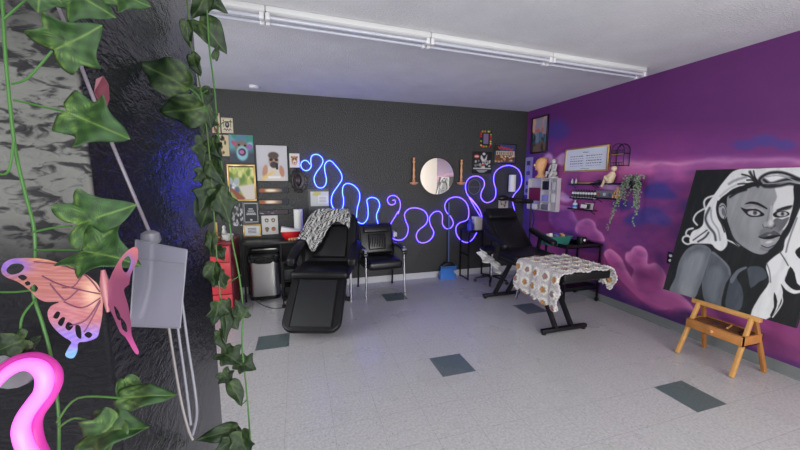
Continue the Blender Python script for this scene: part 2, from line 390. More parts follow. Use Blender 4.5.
# mural wall
G = 1.08
def mural(u, v, P):
    x, y = proj(P); n = fbm(P[:, 1]*2.2, P[:, 2]*4.5, 3)-.5; n2 = fbm(P[:, 1]*5, P[:, 2]*9, 9)-.5
    p = Paint(x+n2*1.5, y+n2*1.5, (92, 39, 98))
    p.mix(np.clip((x-560)/500, 0, .22), (92, 40, 98))
    yy = y+n*9
    p.mix(np.clip((yy-112-(x-560)*.06)/50, 0, 1), (126, 56, 122))
    p.mix(np.clip(1-abs(yy-170)/16, 0, 1)*np.clip((x-545)/60, 0, .9), (196, 104, 158))
    p.mix(np.clip(1-abs(yy+n2*6-163+(x-700)*.012)/4, 0, 1)*np.clip((x-590)/60, 0, .6), (220, 158, 190))
    p.mix(np.clip((y-180)/40, 0, 1)*.85, (142, 62, 118))
    p.mix(np.clip((n*2.0), 0, .4)*np.clip((y-135)/40, 0, 1), (86, 52, 122)); p.mix(np.clip((-n*1.8), 0, .35)*np.clip((y-120)/50, 0, 1), (160, 72, 130))
    blue = (70, 58, 128)
    for e in ((765, 141, 13, 6), (745, 145, 12, 5), (785, 145, 11, 5), (697, 205, 14, 8), (625, 205, 12, 5), (557, 130, 12, 10)):
        p.ell(*e, blue, soft=.35, op=.85)
    p.ell(640, 228, 40, 9, (88, 46, 104), soft=.6, op=.6)
    p.mix(np.clip(1-(x-526)/14, 0, 1)*np.clip((y-135)/20, 0, 1)*.8, (60, 52, 140))
    p.poly([(528, 152), (540, 147), (556, 140), (552, 156), (535, 160)], (96, 60, 130), soft=3, smooth=4, op=.6)
    # small pale clouds
    for pts in ([(553, 163), (560, 155), (565, 153), (568, 157), (572, 166), (560, 165)], [(556, 197), (562, 192), (568, 196), (573, 199), (566, 202), (560, 200)], [(544, 157), (549, 153), (553, 157), (552, 163), (546, 162)], [(600, 187), (612, 183), (622, 188), (612, 191)]):
        p.poly(pts, (208, 166, 208), soft=1.4, smooth=4, op=.85)
    # rounded pink clouds with paler upper rims
    def z3(L): return [(560+a/3, 170+b_/3) for a, b_ in L]
    def cloud(pts, col, rim, depth=5, op=1.0, rimk=1.0, lo=None):
        q = [tuple(t_) for t_ in cr(pts, 5, True)]; m_ = p.inside(q).astype(float)
        # only the boundary that faces up carries the rim
        ups = []; A2 = sum(q[i][0]*q[(i+1) % len(q)][1]-q[(i+1) % len(q)][0]*q[i][1] for i in range(len(q)))
        d = np.full(len(p.x), 1e9)
        for i in range(len(q)):
            (x1, y1), (x2, y2) = q[i], q[(i+1) % len(q)]; ex, ey = x2-x1, y2-y1; Ln = math.hypot(ex, ey)+1e-9
            ny_ = (-ex if A2 > 0 else ex)/Ln          # outward normal, y component (down positive)
            if ny_ > .25: continue
            t_ = np.clip(((p.x-x1)*ex+(p.y-y1)*ey)/(Ln*Ln), 0, 1); d = np.minimum(d, np.hypot(p.x-x1-t_*ex, p.y-y1-t_*ey))
        sh = (np.clip(1-d/depth, 0, 1)**1.3*rimk)[:, None]; c_ = np.asarray(col, float)*(1-sh)+np.asarray(rim, float)*sh
        sd = p.dist(q, True)*np.where(m_ > .5, 1, -1); m_ = (np.clip(.5+sd/1.4, 0, 1)*op)[:, None]
        p.c = p.c*(1-m_)+c_*m_
    cloud(z3([(-30, 120), (-10, 105), (15, 108), (35, 112), (45, 140), (60, 165), (40, 190), (0, 185), (-30, 160)]), (134, 70, 140), (176, 110, 176), 6, .95)
    p.poly(z3([(-10, 190), (40, 182), (80, 205), (130, 212), (140, 240), (100, 245), (40, 230)]), (84, 48, 118), soft=3, smooth=3, op=.8)
    cloud(z3([(46, 185), (50, 165), (62, 152), (85, 146), (103, 156), (112, 178), (126, 190), (132, 212), (105, 212), (70, 200)]), (168, 86, 150), (214, 136, 190), 5)
    p.poly(z3([(190, 150), (215, 130), (255, 112), (300, 118), (335, 150), (320, 168), (270, 160), (220, 168)]), (66, 56, 128), soft=2.5, smooth=4, op=.9)
    p.poly(z3([(248, 78), (258, 52), (285, 38), (315, 42), (335, 62), (352, 82), (320, 88), (275, 84)]), (66, 56, 130), soft=2.2, smooth=4, op=.95)
    p.poly(z3([(330, 190), (345, 160), (380, 150), (400, 190), (370, 240), (340, 230)]), (92, 46, 110), soft=6, smooth=4, op=.7)
    p.poly(z3([(180, 250), (195, 200), (240, 190), (300, 200), (330, 260), (300, 290), (230, 240)]), (96, 44, 104), soft=8, smooth=4, op=.6)
    cloud(z3([(135, 262), (134, 244), (148, 236), (166, 246), (186, 268), (204, 306), (222, 328), (262, 352), (300, 380), (330, 410), (300, 420), (255, 400), (205, 355), (165, 310)]), (186, 90, 154), (222, 140, 190), 6)
    cloud(z3([(196, 268), (198, 250), (212, 244), (222, 230), (240, 227), (255, 236), (264, 255), (262, 280), (285, 278), (305, 292), (318, 320), (316, 350), (345, 362), (375, 385), (398, 412), (395, 438), (350, 425), (290, 400), (240, 360), (214, 330), (222, 300), (208, 285)]), (178, 88, 150), (218, 136, 188), 8)
    p.poly(z3([(218, 300), (240, 296), (262, 320), (240, 340), (220, 325)]), (140, 64, 122), soft=4, smooth=4, op=.7)
    cloud(z3([(395, 205), (400, 192), (412, 190), (425, 205), (430, 240), (410, 250)]), (116, 58, 116), (140, 78, 140), 4, .8)
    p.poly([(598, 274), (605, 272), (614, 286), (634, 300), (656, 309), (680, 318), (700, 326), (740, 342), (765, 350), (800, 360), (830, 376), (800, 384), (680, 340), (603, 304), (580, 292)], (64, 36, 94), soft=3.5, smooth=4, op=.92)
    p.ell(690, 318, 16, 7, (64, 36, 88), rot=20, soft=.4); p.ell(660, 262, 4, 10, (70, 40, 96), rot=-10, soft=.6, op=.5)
    p.poly([(755, 330), (800, 335), (830, 350), (800, 362), (760, 350)], (124, 56, 104), soft=6, smooth=4, op=.8)
    p.mix(np.clip(n2*.8, 0, .16)*np.clip((y-140)/40, 0.15, 1), (60, 40, 84)); p.mix(np.clip(-n2*.8, 0, .12)*np.clip((y-140)/40, 0.1, 1), (190, 110, 160))
    return p.c*G
YM = 1.1
K['mural'] = paint_mat('mural_paint', .5, .15, 90)
wr = sheet('wall_right', None, (W, D, C), (0, -(D-YM), 0), (0, 0, -C), (.12, 0, 0), 360, 250, mural, K['mural'], edge=(80, 40, 90)); struct(wr)
struct(M().bb(W, W+.12, YR-.12, YM, 0, C).build('wall_right_front', K['cream']))
# vinyl baseboards
K['base'] = mat('cove_base', (206, 206, 208), .45); K['base_grey'] = mat('cove_base_grey', (118, 122, 122), .45)
def cove(name, a, bb_, nrm, m, h):
    a, bb_, nrm = Vector(a), Vector(bb_), Vector(nrm); prof = [(0, 0), (.018, 0), (.008, .012), (.005, h-.004), (.003, h), (0, h)]
    q = M(); q.rings([[a+nrm*x+Vector((0, 0, z)) for x, z in prof], [bb_+nrm*x+Vector((0, 0, z)) for x, z in prof]]); struct(q.build(name, m))
cove('baseboard_back', (XL, D, 0), (W, D, 0), (0, -1, 0), K['base'], .1)
cove('baseboard_right', (W, D, 0), (W, YR, 0), (-1, 0, 0), K['base_grey'], .1)
# pillar of the near left: rough plaster, pale patch on the face toward the camera
PX, PY0, PY1 = -.30, .6246, 1.29
def pillar_mat():
    m = mat('rough_black_plaster', (40, 40, 46), .24, 0, 0, spec=.5); nt = m.node_tree; L = nt.links; N = nt.nodes.new; b = nt.nodes['Principled BSDF']
    tc = N('ShaderNodeTexCoord')
    mp = N('ShaderNodeMapping'); mp.inputs['Scale'].default_value = (1, 1, 2.2); L.new(tc.outputs['Object'], mp.inputs[0])
    n = N('ShaderNodeTexNoise'); n.inputs['Scale'].default_value = 13; n.inputs['Detail'].default_value = 4; n.inputs['Distortion'].default_value = .4; L.new(mp.outputs[0], n.inputs['Vector'])
    v = N('ShaderNodeTexNoise'); v.inputs['Scale'].default_value = 34; v.inputs['Detail'].default_value = 3; v.inputs['Distortion'].default_value = .9; L.new(mp.outputs[0], v.inputs['Vector'])
    ad = N('ShaderNodeMath'); ad.operation = 'ADD'; L.new(n.outputs['Fac'], ad.inputs[0]); L.new(v.outputs['Fac'], ad.inputs[1])
    bp = N('ShaderNodeBump'); bp.inputs['Strength'].default_value = .28; bp.inputs['Distance'].default_value = .02; L.new(ad.outputs[0], bp.inputs['Height']); L.new(bp.outputs[0], b.inputs['Normal'])
    # paler colour patch: on the narrow front face, between two heights
    sep = N('ShaderNodeSeparateXYZ'); L.new(tc.outputs['Object'], sep.inputs[0])
    def mr(o, a, c, d, e):
        q = N('ShaderNodeMapRange'); q.interpolation_type = 'SMOOTHSTEP'; q.inputs[1].default_value = a; q.inputs[2].default_value = c; q.inputs[3].default_value = d; q.inputs[4].default_value = e; L.new(o, q.inputs[0]); return q.outputs[0]
    def mul(a, c):
        q = N('ShaderNodeMath'); q.operation = 'MULTIPLY'; L.new(a, q.inputs[0]); L.new(c, q.inputs[1]); return q.outputs[0]
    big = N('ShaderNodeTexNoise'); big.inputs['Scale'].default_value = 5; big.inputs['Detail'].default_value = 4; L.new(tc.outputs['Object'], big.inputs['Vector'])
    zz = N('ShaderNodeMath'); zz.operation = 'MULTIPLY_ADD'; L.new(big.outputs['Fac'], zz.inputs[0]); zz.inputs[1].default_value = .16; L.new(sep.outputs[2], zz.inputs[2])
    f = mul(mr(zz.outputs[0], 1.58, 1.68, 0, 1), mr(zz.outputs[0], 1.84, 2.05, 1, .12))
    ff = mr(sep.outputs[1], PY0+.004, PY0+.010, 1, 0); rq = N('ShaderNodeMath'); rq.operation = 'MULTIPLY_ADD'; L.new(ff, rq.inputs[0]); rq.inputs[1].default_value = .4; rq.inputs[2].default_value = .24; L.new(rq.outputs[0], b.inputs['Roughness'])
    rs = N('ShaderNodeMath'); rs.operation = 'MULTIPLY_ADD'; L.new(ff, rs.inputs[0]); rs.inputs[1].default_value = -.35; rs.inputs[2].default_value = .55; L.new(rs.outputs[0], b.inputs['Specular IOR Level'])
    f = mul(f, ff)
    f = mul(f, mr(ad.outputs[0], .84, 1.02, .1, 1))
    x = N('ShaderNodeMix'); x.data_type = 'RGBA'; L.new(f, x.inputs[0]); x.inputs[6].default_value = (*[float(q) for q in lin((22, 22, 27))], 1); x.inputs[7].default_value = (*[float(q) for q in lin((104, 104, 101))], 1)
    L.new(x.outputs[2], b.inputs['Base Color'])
    return m
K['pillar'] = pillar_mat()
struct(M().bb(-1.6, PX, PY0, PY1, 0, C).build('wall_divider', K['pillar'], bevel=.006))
# ================================================================ CEILING FIXTURES
ang = math.atan2(.17, 4.2)
def fix_loc(k): return (-.17+k*1.272*math.cos(ang), 2.73+k*1.272*math.sin(ang), C)
first = None; lab = ['white four-tube ceiling strip light beside the ivy, leftmost of the row', 'white ceiling strip light over the armchairs, second from the ivy', 'white ceiling strip light, third from the ivy, above the round mirror side', 'white ceiling strip light ending against the purple wall']
lab = ['white ceiling strip light partly behind the ivy, leftmost in the row', 'white ceiling strip light second from the ivy, its tubes tinted blue', 'white ceiling strip light in the row, next to the one ending at the purple wall', 'white ceiling strip light at the end of the row nearest the purple wall']
for k in range(-1, 3):
    L_ = 1.272
    t = thing('strip_light', lab[k+1], 'ceiling light', fix_loc(k), ang, 'strip lights in a row along the ceiling')
    M().bb(0, L_-.004, -.06, .06, -.04, 0).build('housing', K['lampwhite'], t, bevel=.006)
    b = M(); b.prism([(-.06, -.04), (-.03, -.055), (.03, -.055), (.06, -.04)], lambda a, z, q: (q, a, z), .004, L_-.008); b.build('reflector', K['lampwhite'], t, bevel=.003)
    for s in (-1, 1):
        M().tube([(.03, s*.045, -.075), (L_-.03, s*.045, -.075)], .013, 12).build('fluorescent_tube', K['tubeglass'], t, smooth=True)
        for x in (.012, L_-.028):
            M().box((x, s*.045, -.070), (.03, .036, .046)).build('lamp_holder', K['white'], t, bevel=.004)
p = onZ(254, 86, C)
b = M(); b.lathe([(.06, 0), (.062, -.012), (.05, -.03), (.03, -.034), (.0, -.034)], 24)
t = b.build('smoke_detector', K['white'], smooth=True); t.location = (p[0], p[1], C); tag(t, 'round white smoke detector on ceiling near the charcoal wall', 'smoke detector')
# ================================================================ FURNITURE
# --- reclining tattoo chair with its foot panel toward the camera
def pad(w, d, h, r=.03):
    """rounded cushion centred on the origin"""
    return M().box((0, 0, 0), (w, d, h))
def slab(name, parent, a, b_, w, th, m, wx=0, bev=.03, puff=None, w2=None):
    """cushion from edge centre a to edge centre b_ (y, z pairs), thickness th on the upper side"""
    (y0, z0), (y1, z1) = a, b_; L = math.hypot(y1-y0, z1-z0); dy, dz = (y1-y0)/L, (z1-z0)/L; ny, nz = -dz, dy
    if nz < 0: ny, nz = -ny, -nz
    w2 = w2 or w; q = M(); rg = []
    for t_, ww in ((0, w), (L, w2)):
        y, z = y0+dy*t_, z0+dz*t_
        rg.append([(wx-ww/2, y, z), (wx+ww/2, y, z), (wx+ww/2, y+ny*th, z+nz*th), (wx-ww/2, y+ny*th, z+nz*th)])
    q.rings(rg); return q.build(name, m, parent, bevel=bev, seg=4)
rz1 = math.radians(-18)
ch = thing('tattoo_chair', 'black reclining tattoo chair with raised back and lowered foot panel facing the room', 'tattoo chair', (.29, 4.03, 0), rz1); ch.scale = (1.07, 1, 1)
V = K['black_vinyl']
def rpanel(name, parent, w, L, th, m, T, rad=.1, rad2=None, bev=.02, n=6):
    """panel with rounded lower corners in the local xz plane (z 0..L), placed with matrix T"""
    pts = []
    r2 = .02 if rad2 is None else rad2
    for cx, cz, r, a0 in ((w/2-rad, rad, rad, -90), (w/2-r2, L-r2, r2, 0), (-w/2+r2, L-r2, r2, 90), (-w/2+rad, rad, rad, 180)):
        for i in range(n+1):
            a = math.radians(a0+90*i/n); pts.append((cx+r*math.cos(a), cz+r*math.sin(a)))
    q = M(); q.T = T; q.prism(pts, lambda a, z, t_: (a, t_, z), 0, th); return q.build(name, m, parent, bevel=bev, seg=3)
def plane_T(y0, z0, y1, z1):
    """matrix taking local z axis along (y0,z0)->(y1,z1), local -y to the front/top side"""
    L = math.hypot(y1-y0, z1-z0); dz = Vector((0, (y1-y0)/L, (z1-z0)/L)); dx = Vector((1, 0, 0)); dy = dz.cross(dx)
    R = Matrix((dx, dy, dz)).transposed().to_4x4(); R.translation = (0, y0, z0); return R, L
# foot panel
T, L_ = plane_T(-.73, .12, -.29, .555)
rpanel('foot_panel', ch, .58, L_, .075, V, T, rad=.12, bev=.03)
q = M(); q.T = T; q.bb(-.2, .2, -.008, .01, .05, L_-.03); q.build('foot_panel_inset', mat('matte_vinyl', (22, 23, 26), .6, 0, .2, 260), ch, bevel=.006)
for s in (-1, 1):
    q = M(); q.T = T; q.bb(s*.205-.004, s*.205+.004, -.012, .0, .05, L_-.03); q.build('piping', V, ch)
# seat and back
q = M(); q.box((0, -.03, .575), (.62, .56, .1)); q.build('seat', V, ch, bevel=.04, seg=4)
T, L_ = plane_T(.2, .6, .52, 1.22)
rpanel('backrest', ch, .62, L_, .09, V, T, rad=.04, rad2=.13, bev=.035)
q = M(); q.T = T; q.bb(-.2, .2, -.03, .03, .07, L_-.2); q.build('back_cushion', V, ch, bevel=.02)
q = M(); q.T = T; q.bb(-.21, .21, -.055, .02, L_-.2, L_-.06); q.build('head_cushion', V, ch, bevel=.03, seg=4)
for s in (-1, 1):
    q = M(); q.rings([[(s*.33+dx, y+dy2, z+dz2) for dx, dy2, dz2 in ((-.05, 0, -.05), (.05, 0, -.05), (.05, 0, .05), (-.05, 0, .05))] for y, z in ((.3, .83), (.02, .79), (-.2, .7))])
    q.build('armrest', V, ch, bevel=.03, seg=4)
    M().bar((s*.32, .1, .78), (s*.3, .1, .55), .03, .05).build('armrest_bracket', K['black_metal'], ch)
# base frame
for y in (-.4, .48):
    M().bb(-.2, .22, y-.03, y+.03, .012, .055).build('floor_bar', K['black_metal'], ch, bevel=.006)
    for x in (-.17, .19): M().lathe([(.02, 0), (.024, .006), (.018, .014)], 12, (x, y, 0)).build('levelling_foot', K['black_plastic'], ch)
q = M(); q.bar((0, -.4, .03), (0, .48, .03), .05, .04); q.build('floor_beam', K['black_metal'], ch)
q = M(); q.bar((-.12, -.36, .05), (-.12, .22, .52), .04, .05); q.bar((.12, -.36, .05), (.12, .22, .52), .04, .05); q.build('scissor_leg', K['black_metal'], ch)
q = M(); q.bar((-.15, .44, .05), (-.15, -.18, .52), .03, .05); q.bar((.15, .44, .05), (.15, -.18, .52), .03, .05); q.build('scissor_leg', K['black_metal'], ch)
M().tube([(.24, .3, .05), (.24, .3, .5)], .018, 10).build('lift_column', K['chrome'], ch, smooth=True)
# --- zebra-woven throw over the chair's back
def throw():
    nu, nv = 70, 64; vs = []; Tm, L2 = plane_T(.2, .6, .52, 1.22); cc = []
    c0, s0 = math.cos(rz1), math.sin(rz1)
    for j in range(nv+1):
        for i in range(nu+1):
            a = i/nu; x = -.25+.48*a
            drop = .17+.40*math.exp(-((a-.32)/.2)**2)+.05*math.sin(a*9)
            if a < .14: drop = .30+.9*a
            t_ = j/nv; back = .16; tot = back+.10+drop; d = t_*tot
            fold = .018*math.sin(a*16+t_*2.5)+.012*math.sin(a*31+3*t_)
            top = L2+.015
            if a < .22: top -= (0.22-a)**2*2.6
            if a > .88: top -= (a-.88)**2*8
            if d < back: yy, zz = .115+abs(fold)*.6, top-(back-d)
            elif d < back+.10:
                th = (d-back)/.10*math.pi; yy = .03+.085*math.cos(th); zz = top+.03*math.sin(th)
            else: yy = -.062-abs(fold)-.012*(d-back-.1)/.4; zz = top-(d-back-.10)
            xx = x-(.16*max(0, .6-a))*t_*t_*1.5
            P = Tm @ Vector((xx, yy, zz)); P.x *= 1.07; vs.append((.29+c0*P.x-s0*P.y, 4.03+s0*P.x+c0*P.y, P.z))
            k = math.sin((x*1.0+d*.55)*210+2.6*math.sin(d*48+x*30)); k2 = math.sin(d*260-x*170)
            cc.append((205, 203, 200) if k+.8*k2 > .05 else (34, 34, 38))
    b = M(); b.v = vs; n1 = nu+1; b.f = [(j*n1+i, j*n1+i+1, (j+1)*n1+i+1, (j+1)*n1+i) for j in range(nv) for i in range(nu)]
    return b.build('throw_blanket', K['cloth'], colors=lin(np.array(cc)), solid=.008, smooth=True)
tag(throw(), 'black and white patterned throw blanket draped over back of black reclining chair', 'blanket')
# --- leather guest armchair with chrome legs
gc = thing('guest_chair', 'black leather guest armchair with chrome legs by the wall, right of the recliner', 'chair', (1.15, 4.72, 0), math.radians(3))
LE = K['black_leather']
q = M(); q.box((0, -.02, .45), (.52, .52, .13)); q.build('seat', LE, gc, bevel=.05, seg=5)
q = M(); q.bar((0, .2, .52), (0, .34, .97), .55, .11, up=(0, -1, 0)); q.build('backrest', LE, gc, bevel=.045, seg=5)
q = M(); q.bar((0, .165, .60), (0, .235, .83), .27, .04, up=(0, -1, 0)); q.build('lumbar_cushion', LE, gc, bevel=.018, seg=4)
for i in range(7):
    x = -.12+i*.04; q = M(); q.tube([(x-.014, .142, .64), (x+.004, .155, .71), (x+.016, .185, .79)], .0055, 6); q.build('stitched_pleat', LE, gc, smooth=True)
q = M(); q.bar((0, .215, .86), (0, .25, .95), .4, .035, up=(0, -1, 0)); q.build('head_roll', LE, gc, bevel=.016, seg=3)
for s in (-1, 1):
    q = M(); q.rings([[(s*.285+dx, y, z+dz2) for dx, dz2 in ((-.035, -.025), (.035, -.025), (.035, .025), (-.035, .025))] for y, z in ((.22, .66), (.0, .67), (-.2, .655), (-.25, .6))])
    q.build('armrest', LE, gc, bevel=.02, seg=4)
    q = M(); q.tube(cr([(s*.285, -.22, .6), (s*.285, -.235, .4), (s*.29, -.25, .015)], 5), .014, 10); q.lathe([(.018, 0), (.018, .02)], 10, (s*.29, -.25, 0)); q.build('leg', K['chrome'], gc, smooth=True)
    q = M(); q.tube([(s*.275, .22, .64), (s*.275, .25, .4), (s*.28, .3, .015)], .015, 10); q.lathe([(.018, 0), (.018, .02)], 10, (s*.28, .3, 0)); q.build('leg', K['black_metal'], gc, smooth=True)
    M().tube([(s*.285, -.23, .42), (s*.275, .25, .42)], .012, 8).build('side_rail', K['black_metal'], gc, smooth=True)
    q = M(); random.seed(3+s); 
    for k in range(7): q.ell((s*.285+random.uniform(-.02, .02), -.2+random.uniform(-.05, .05), .675+random.uniform(-.03, .01)), (.024, .03, .014), 8, 5)
    o = q.build('torn_arm_padding', mat('wadding', (176, 176, 180), .95, 0, .8, 60), gc, smooth=True); o['label'] = 'pale wadding showing where the arm is torn'
# --- red drawer cabinet
rc = thing('drawer_cabinet', 'tall red drawer cabinet with darker red top behind the hanging ivy', 'cabinet', (-1.04, 4.7, 0))
M().bb(-.24, .24, -.3, .3, .04, .86).build('body', K['red_dark'], rc, bevel=.006)
M().bb(-.25, .25, -.31, .3, .86, .9).build('top', K['red_dark'], rc, bevel=.006)
M().bb(-.22, .22, -.28, .28, 0, .04).build('plinth', K['black_plastic'], rc)
for i in range(4):
    z = .06+i*.2
    dr = M().bb(-.23, .23, -.318, -.3, z, z+.19).build('drawer', K['red'], rc, bevel=.004)
    q = M(); q.tube([(.0, -.318, z+.12), (.0, -.345, z+.12), (.12, -.345, z+.12), (.12, -.318, z+.12)], .009, 8); q.build('handle', K['chrome'], dr, smooth=True)
# trinkets on it
def jar(x, y, z, r, h, m, name, lab, cat):
    t = thing(name, lab, cat, (x, y, z)); M().lathe([(r*.9, 0), (r, .01), (r, h*.7), (r*.6, h*.8)], 16).build('body', m, t, smooth=True)
    M().lathe([(r*.65, h*.8), (r*.68, h*.95), (r*.4, h)], 16).build('lid', K['gold'], t, smooth=True); return t
jar(-.99, 4.55, .9, .035, .11, K['wood_candle'], 'glass_jar', 'small amber jar with lid on the red cabinet', 'jar')
t = thing('figurine', 'small pale figurine standing on the red cabinet beside the jar', 'figurine', (-.9, 4.62, .9))
q = M(); q.lathe([(.04, 0), (.04, .02), (.02, .04), (.03, .09), (.016, .13)], 14); q.ell((0, 0, .15), (.022, .022, .028), 12, 8); q.build('body', K['stone'], t, smooth=True)
t = M().lathe([(.02, 0), (.05, .03), (.07, .08), (.062, .08), (.045, .035), (.01, .012)], 20).build('bowl', K['stone'], smooth=True); t.location = (-.84, 4.5, .9); tag(t, 'little white patterned bowl at the front of the red cabinet top', 'bowl')
q = M(); q.bb(-.015, .015, -.01, .01, 0, .2); q.bb(-.045, .045, -.02, .02, 0, .015); t = q.build('candle_stick', K['gold'], bevel=.003); t.location = (-1.02, 4.78, .9); tag(t, 'slim gold stick ornament at the back of the red cabinet', 'ornament')
# --- stainless bin
tb = thing('trash_can', 'stainless steel pedal bin with black liner folded over its rim', 'trash can', (-.48, 4.93, 0))
def rrect(hx, hy, z, n=48, e=.35, amp=0, ph=0):
    o = []
    for j in range(n):
        a = 2*math.pi*j/n; c_, s_ = math.cos(a), math.sin(a); k = 1+amp*math.sin(a*17+ph)
        o.append((math.copysign(abs(c_)**e, c_)*hx*k, math.copysign(abs(s_)**e, s_)*hy*k, z+amp*.4*math.sin(a*9)))
    return o
q = M(); q.rings([rrect(.19, .13, .05), rrect(.193, .132, .6)]); q.build('body', K['steel'], tb, smooth=True)
q = M(); q.rings([rrect(.193, .134, 0), rrect(.193, .134, .05)]); q.build('base', K['black_plastic'], tb, smooth=True)
rg = [rrect(.198*k, .137*k, z, 96, amp=a_, ph=z*40) for z, k, a_ in ((.52, 1, .03), (.56, 1.01, .035), (.6, 1.02, .04), (.62, .98, .03), (.6, .92, .02), (.45, .85, .02))]
q = M(); q.rings(rg); q.build('bin_liner', K['liner'], tb, smooth=True)
q = M(); q.bb(-.19, .19, .10, .15, .6, .69); q.build('lid_hinge_box', K['black_plastic'], tb, bevel=.01); M().bb(-.165, .165, .09, .1, .655, .675).build('rim_bar', K['steel'], tb, bevel=.004)
M().bb(-.05, .05, -.2, -.12, .02, .03).build('pedal', K['black_plastic'], tb, bevel=.004)
# --- dark metal console table behind the bin and right of it
ct = thing('console_table', 'dark metal console table along the back wall behind the steel bin', 'table', (-.28, 4.92, 0))
M().bb(-.45, .37, -.17, .19, .78, .81).build('tabletop', K['dkgrey'], ct, bevel=.004)
M().bb(.03, .35, -.15, .17, .33, .345).build('lower_shelf', K['dkgrey'], ct)
for x in (-.435, .035, .355):
    for y in (-.155, .175): M().bb(x-.012, x+.012, y-.012, y+.012, 0, .78).build('leg', K['black_metal'], ct)
# red and white bowl, lamp/roll, bottles
p = onZ(287, 243, .81)
q = M(); rg = []
for z, r in ((0, .05), (.03, .08), (.08, .098), (.12, .1)): rg.append([(r*math.cos(a)*1.35+.02*z, r*math.sin(a)*.7, z) for a in [2*math.pi*j/28 for j in range(28)]])
t = thing('serving_dish', 'bright red oval dish with white fold on the console table', 'dish', (-.10, 4.9, .81))
q.rings(rg, True); q.build('dish', mat('red_glaze', (214, 30, 40), .3), t, smooth=True)
q = M(); q.rings([[(x, y*.07, z) for x, y, z in ((-.14, -1, .12), (-.14, 1, .12), (-.13, 1, .19), (-.13, -1, .19))], [(x, y*.06, z) for x, y, z in ((.13, -1, .12), (.13, 1, .12), (.13, 1, .13), (.13, -1, .13))]]); q.build('napkin', K['paper'], t, bevel=.004)
t = thing('towel_roll', 'white paper towel roll on an upright holder left of the reclining chair', 'paper towel', (.0, 5.0, .81), group='paper towel rolls')
M().lathe([(.075, 0), (.078, .006), (.075, .014), (.01, .018)], 24).build('holder_base', K['black_plastic'], t, smooth=True)
M().lathe([(.02, .13), (.062, .13), (.062, .42), (.02, .42)], 28).build('roll', K['paper'], t, smooth=True)
M().tube([(0, 0, .01), (0, 0, .45)], .01, 10).build('rod', K['black_metal'], t)
q = M()
for i in range(6): q.ell((.0+i*.018-.045, .0+(i % 2)*.03, .025), (.02, .02, .022), 8, 6)
t = q.build('trinket_tray', K['wood_candle'], smooth=True); t.location = (-.08, 4.775, .81); tag(t, 'little tan trinkets lying in front of the red dish', 'trinkets')
bottles = [('pale blue plastic bottle standing on the lower shelf of the console table', (.0, 4.84, .345), K['clear'], .045, .26), ('small dark bottle standing beside the blue one on the lower shelf', (.08, 4.82, .345), K['black_plastic'], .03, .18)]
for lb, lc, mt, r, h in bottles:
    t = thing('spray_bottle', lb, 'bottle', lc); M().lathe([(r, 0), (r, h*.6), (r*.4, h*.75), (r*.35, h*.85)], 18).build('body', mt, t, smooth=True); M().lathe([(r*.45, h*.85), (r*.45, h)], 12).build('cap', K['white'], t)
# floor box and loose cable beside the bin
q = M(); q.tube(cr([(-.66, 4.62, .35), (-.6, 4.55, .12), (-.4, 4.45, .008), (-.22, 4.4, .008), (-.16, 4.5, .008)], 6), .006, 6); t = q.build('power_cable', K['black_plastic'], smooth=True); tag(t, 'black cable hanging past the steel bin onto the floor', 'cable')
# --- narrow black utility rack beside the chair
t = thing('utility_rack', 'narrow black wheeled rack with boxes between steel bin and recliner', 'rack', (-.12, 4.55, 0))
for x in (-.1, .1):
    for y in (-.13, .13): M().bb(x-.008, x+.008, y-.008, y+.008, .05, .6).build('post', K['black_metal'], t); M().lathe([(.02, 0), (.025, .02), (.02, .045)], 10, (x, y, 0)).build('caster', K['black_plastic'], t)
for z in (.12, .35, .6): M().bb(-.11, .11, -.14, .14, z-.01, z+.01).build('shelf', K['black_metal'], t)
for i, (z, mt) in enumerate(((.13, K['black_plastic']), (.36, K['dkgrey']))):
    q = M().bb(-.09, .09, -.12, .12, z, z+.14).build('storage_box', mt, bevel=.006); q.location = (-.12, 4.55, 0); tag(q, ['black storage box on the lowest shelf of the narrow rack', 'dark grey storage box on the middle shelf of the narrow rack'][i], 'box')
# --- broom with dustpan
br = thing('broom', 'blue and black push broom leaning upright against the charcoal wall', 'broom', (2.42, 5.06, 0))
M().tube([(.0, 0, .26), (.0, .04, 1.28)], .012, 10).build('handle', mat('broom_handle', (84, 100, 134), .4), br, smooth=True)
q = M(); q.rings([[(-.05, -.02, .27), (.05, -.02, .27), (.05, .02, .27), (-.05, .02, .27)], [(-.14, -.025, .2), (.14, -.025, .2), (.14, .025, .2), (-.14, .025, .2)]]); q.build('head', K['black_plastic'], br, bevel=.006)
q = M(); 
for i in range(22):
    x = -.13+i*.0124; q.box((x*1.05, 0, .165), (.008, .04, .09))
q.build('bristles', K['blue'], br)
dp = thing('dustpan', 'bright blue dustpan standing on the floor below the broom head', 'dustpan', (2.37, 5.0, 0))
q = M(); q.rings([[(-.15, -.06, .0), (.15, -.06, .0), (.15, -.055, .01), (-.15, -.055, .01)], [(-.13, .03, .0), (.13, .03, .0), (.11, .03, .17), (-.11, .03, .17)]]); q.build('pan', K['blue'], dp, bevel=.004)
for x in (-.14, .14): M().bb(x-.005, x+.005, -.05, .03, 0, .08).build('side_wall', K['blue'], dp)
# --- small black side table with things on it
st = thing('side_table', 'tall slim black metal side table below the purple neon', 'table', (2.9, 4.97, 0))
M().bb(-.26, .2, -.17, .14, .8, .83).build('tabletop', K['black_plastic'], st, bevel=.004)
for x in (-.24, .18):
    for y in (-.155, .125): M().bb(x-.01, x+.01, y-.01, y+.01, 0, .8).build('leg', K['black_metal'], st)
    M().bar((x, -.155, .42), (x, .125, .42), .018, .018).build('cross_bar', K['black_metal'], st)
    M().bar((x, -.155, .02), (x, .125, .02), .018, .018).build('foot_bar', K['black_metal'], st)
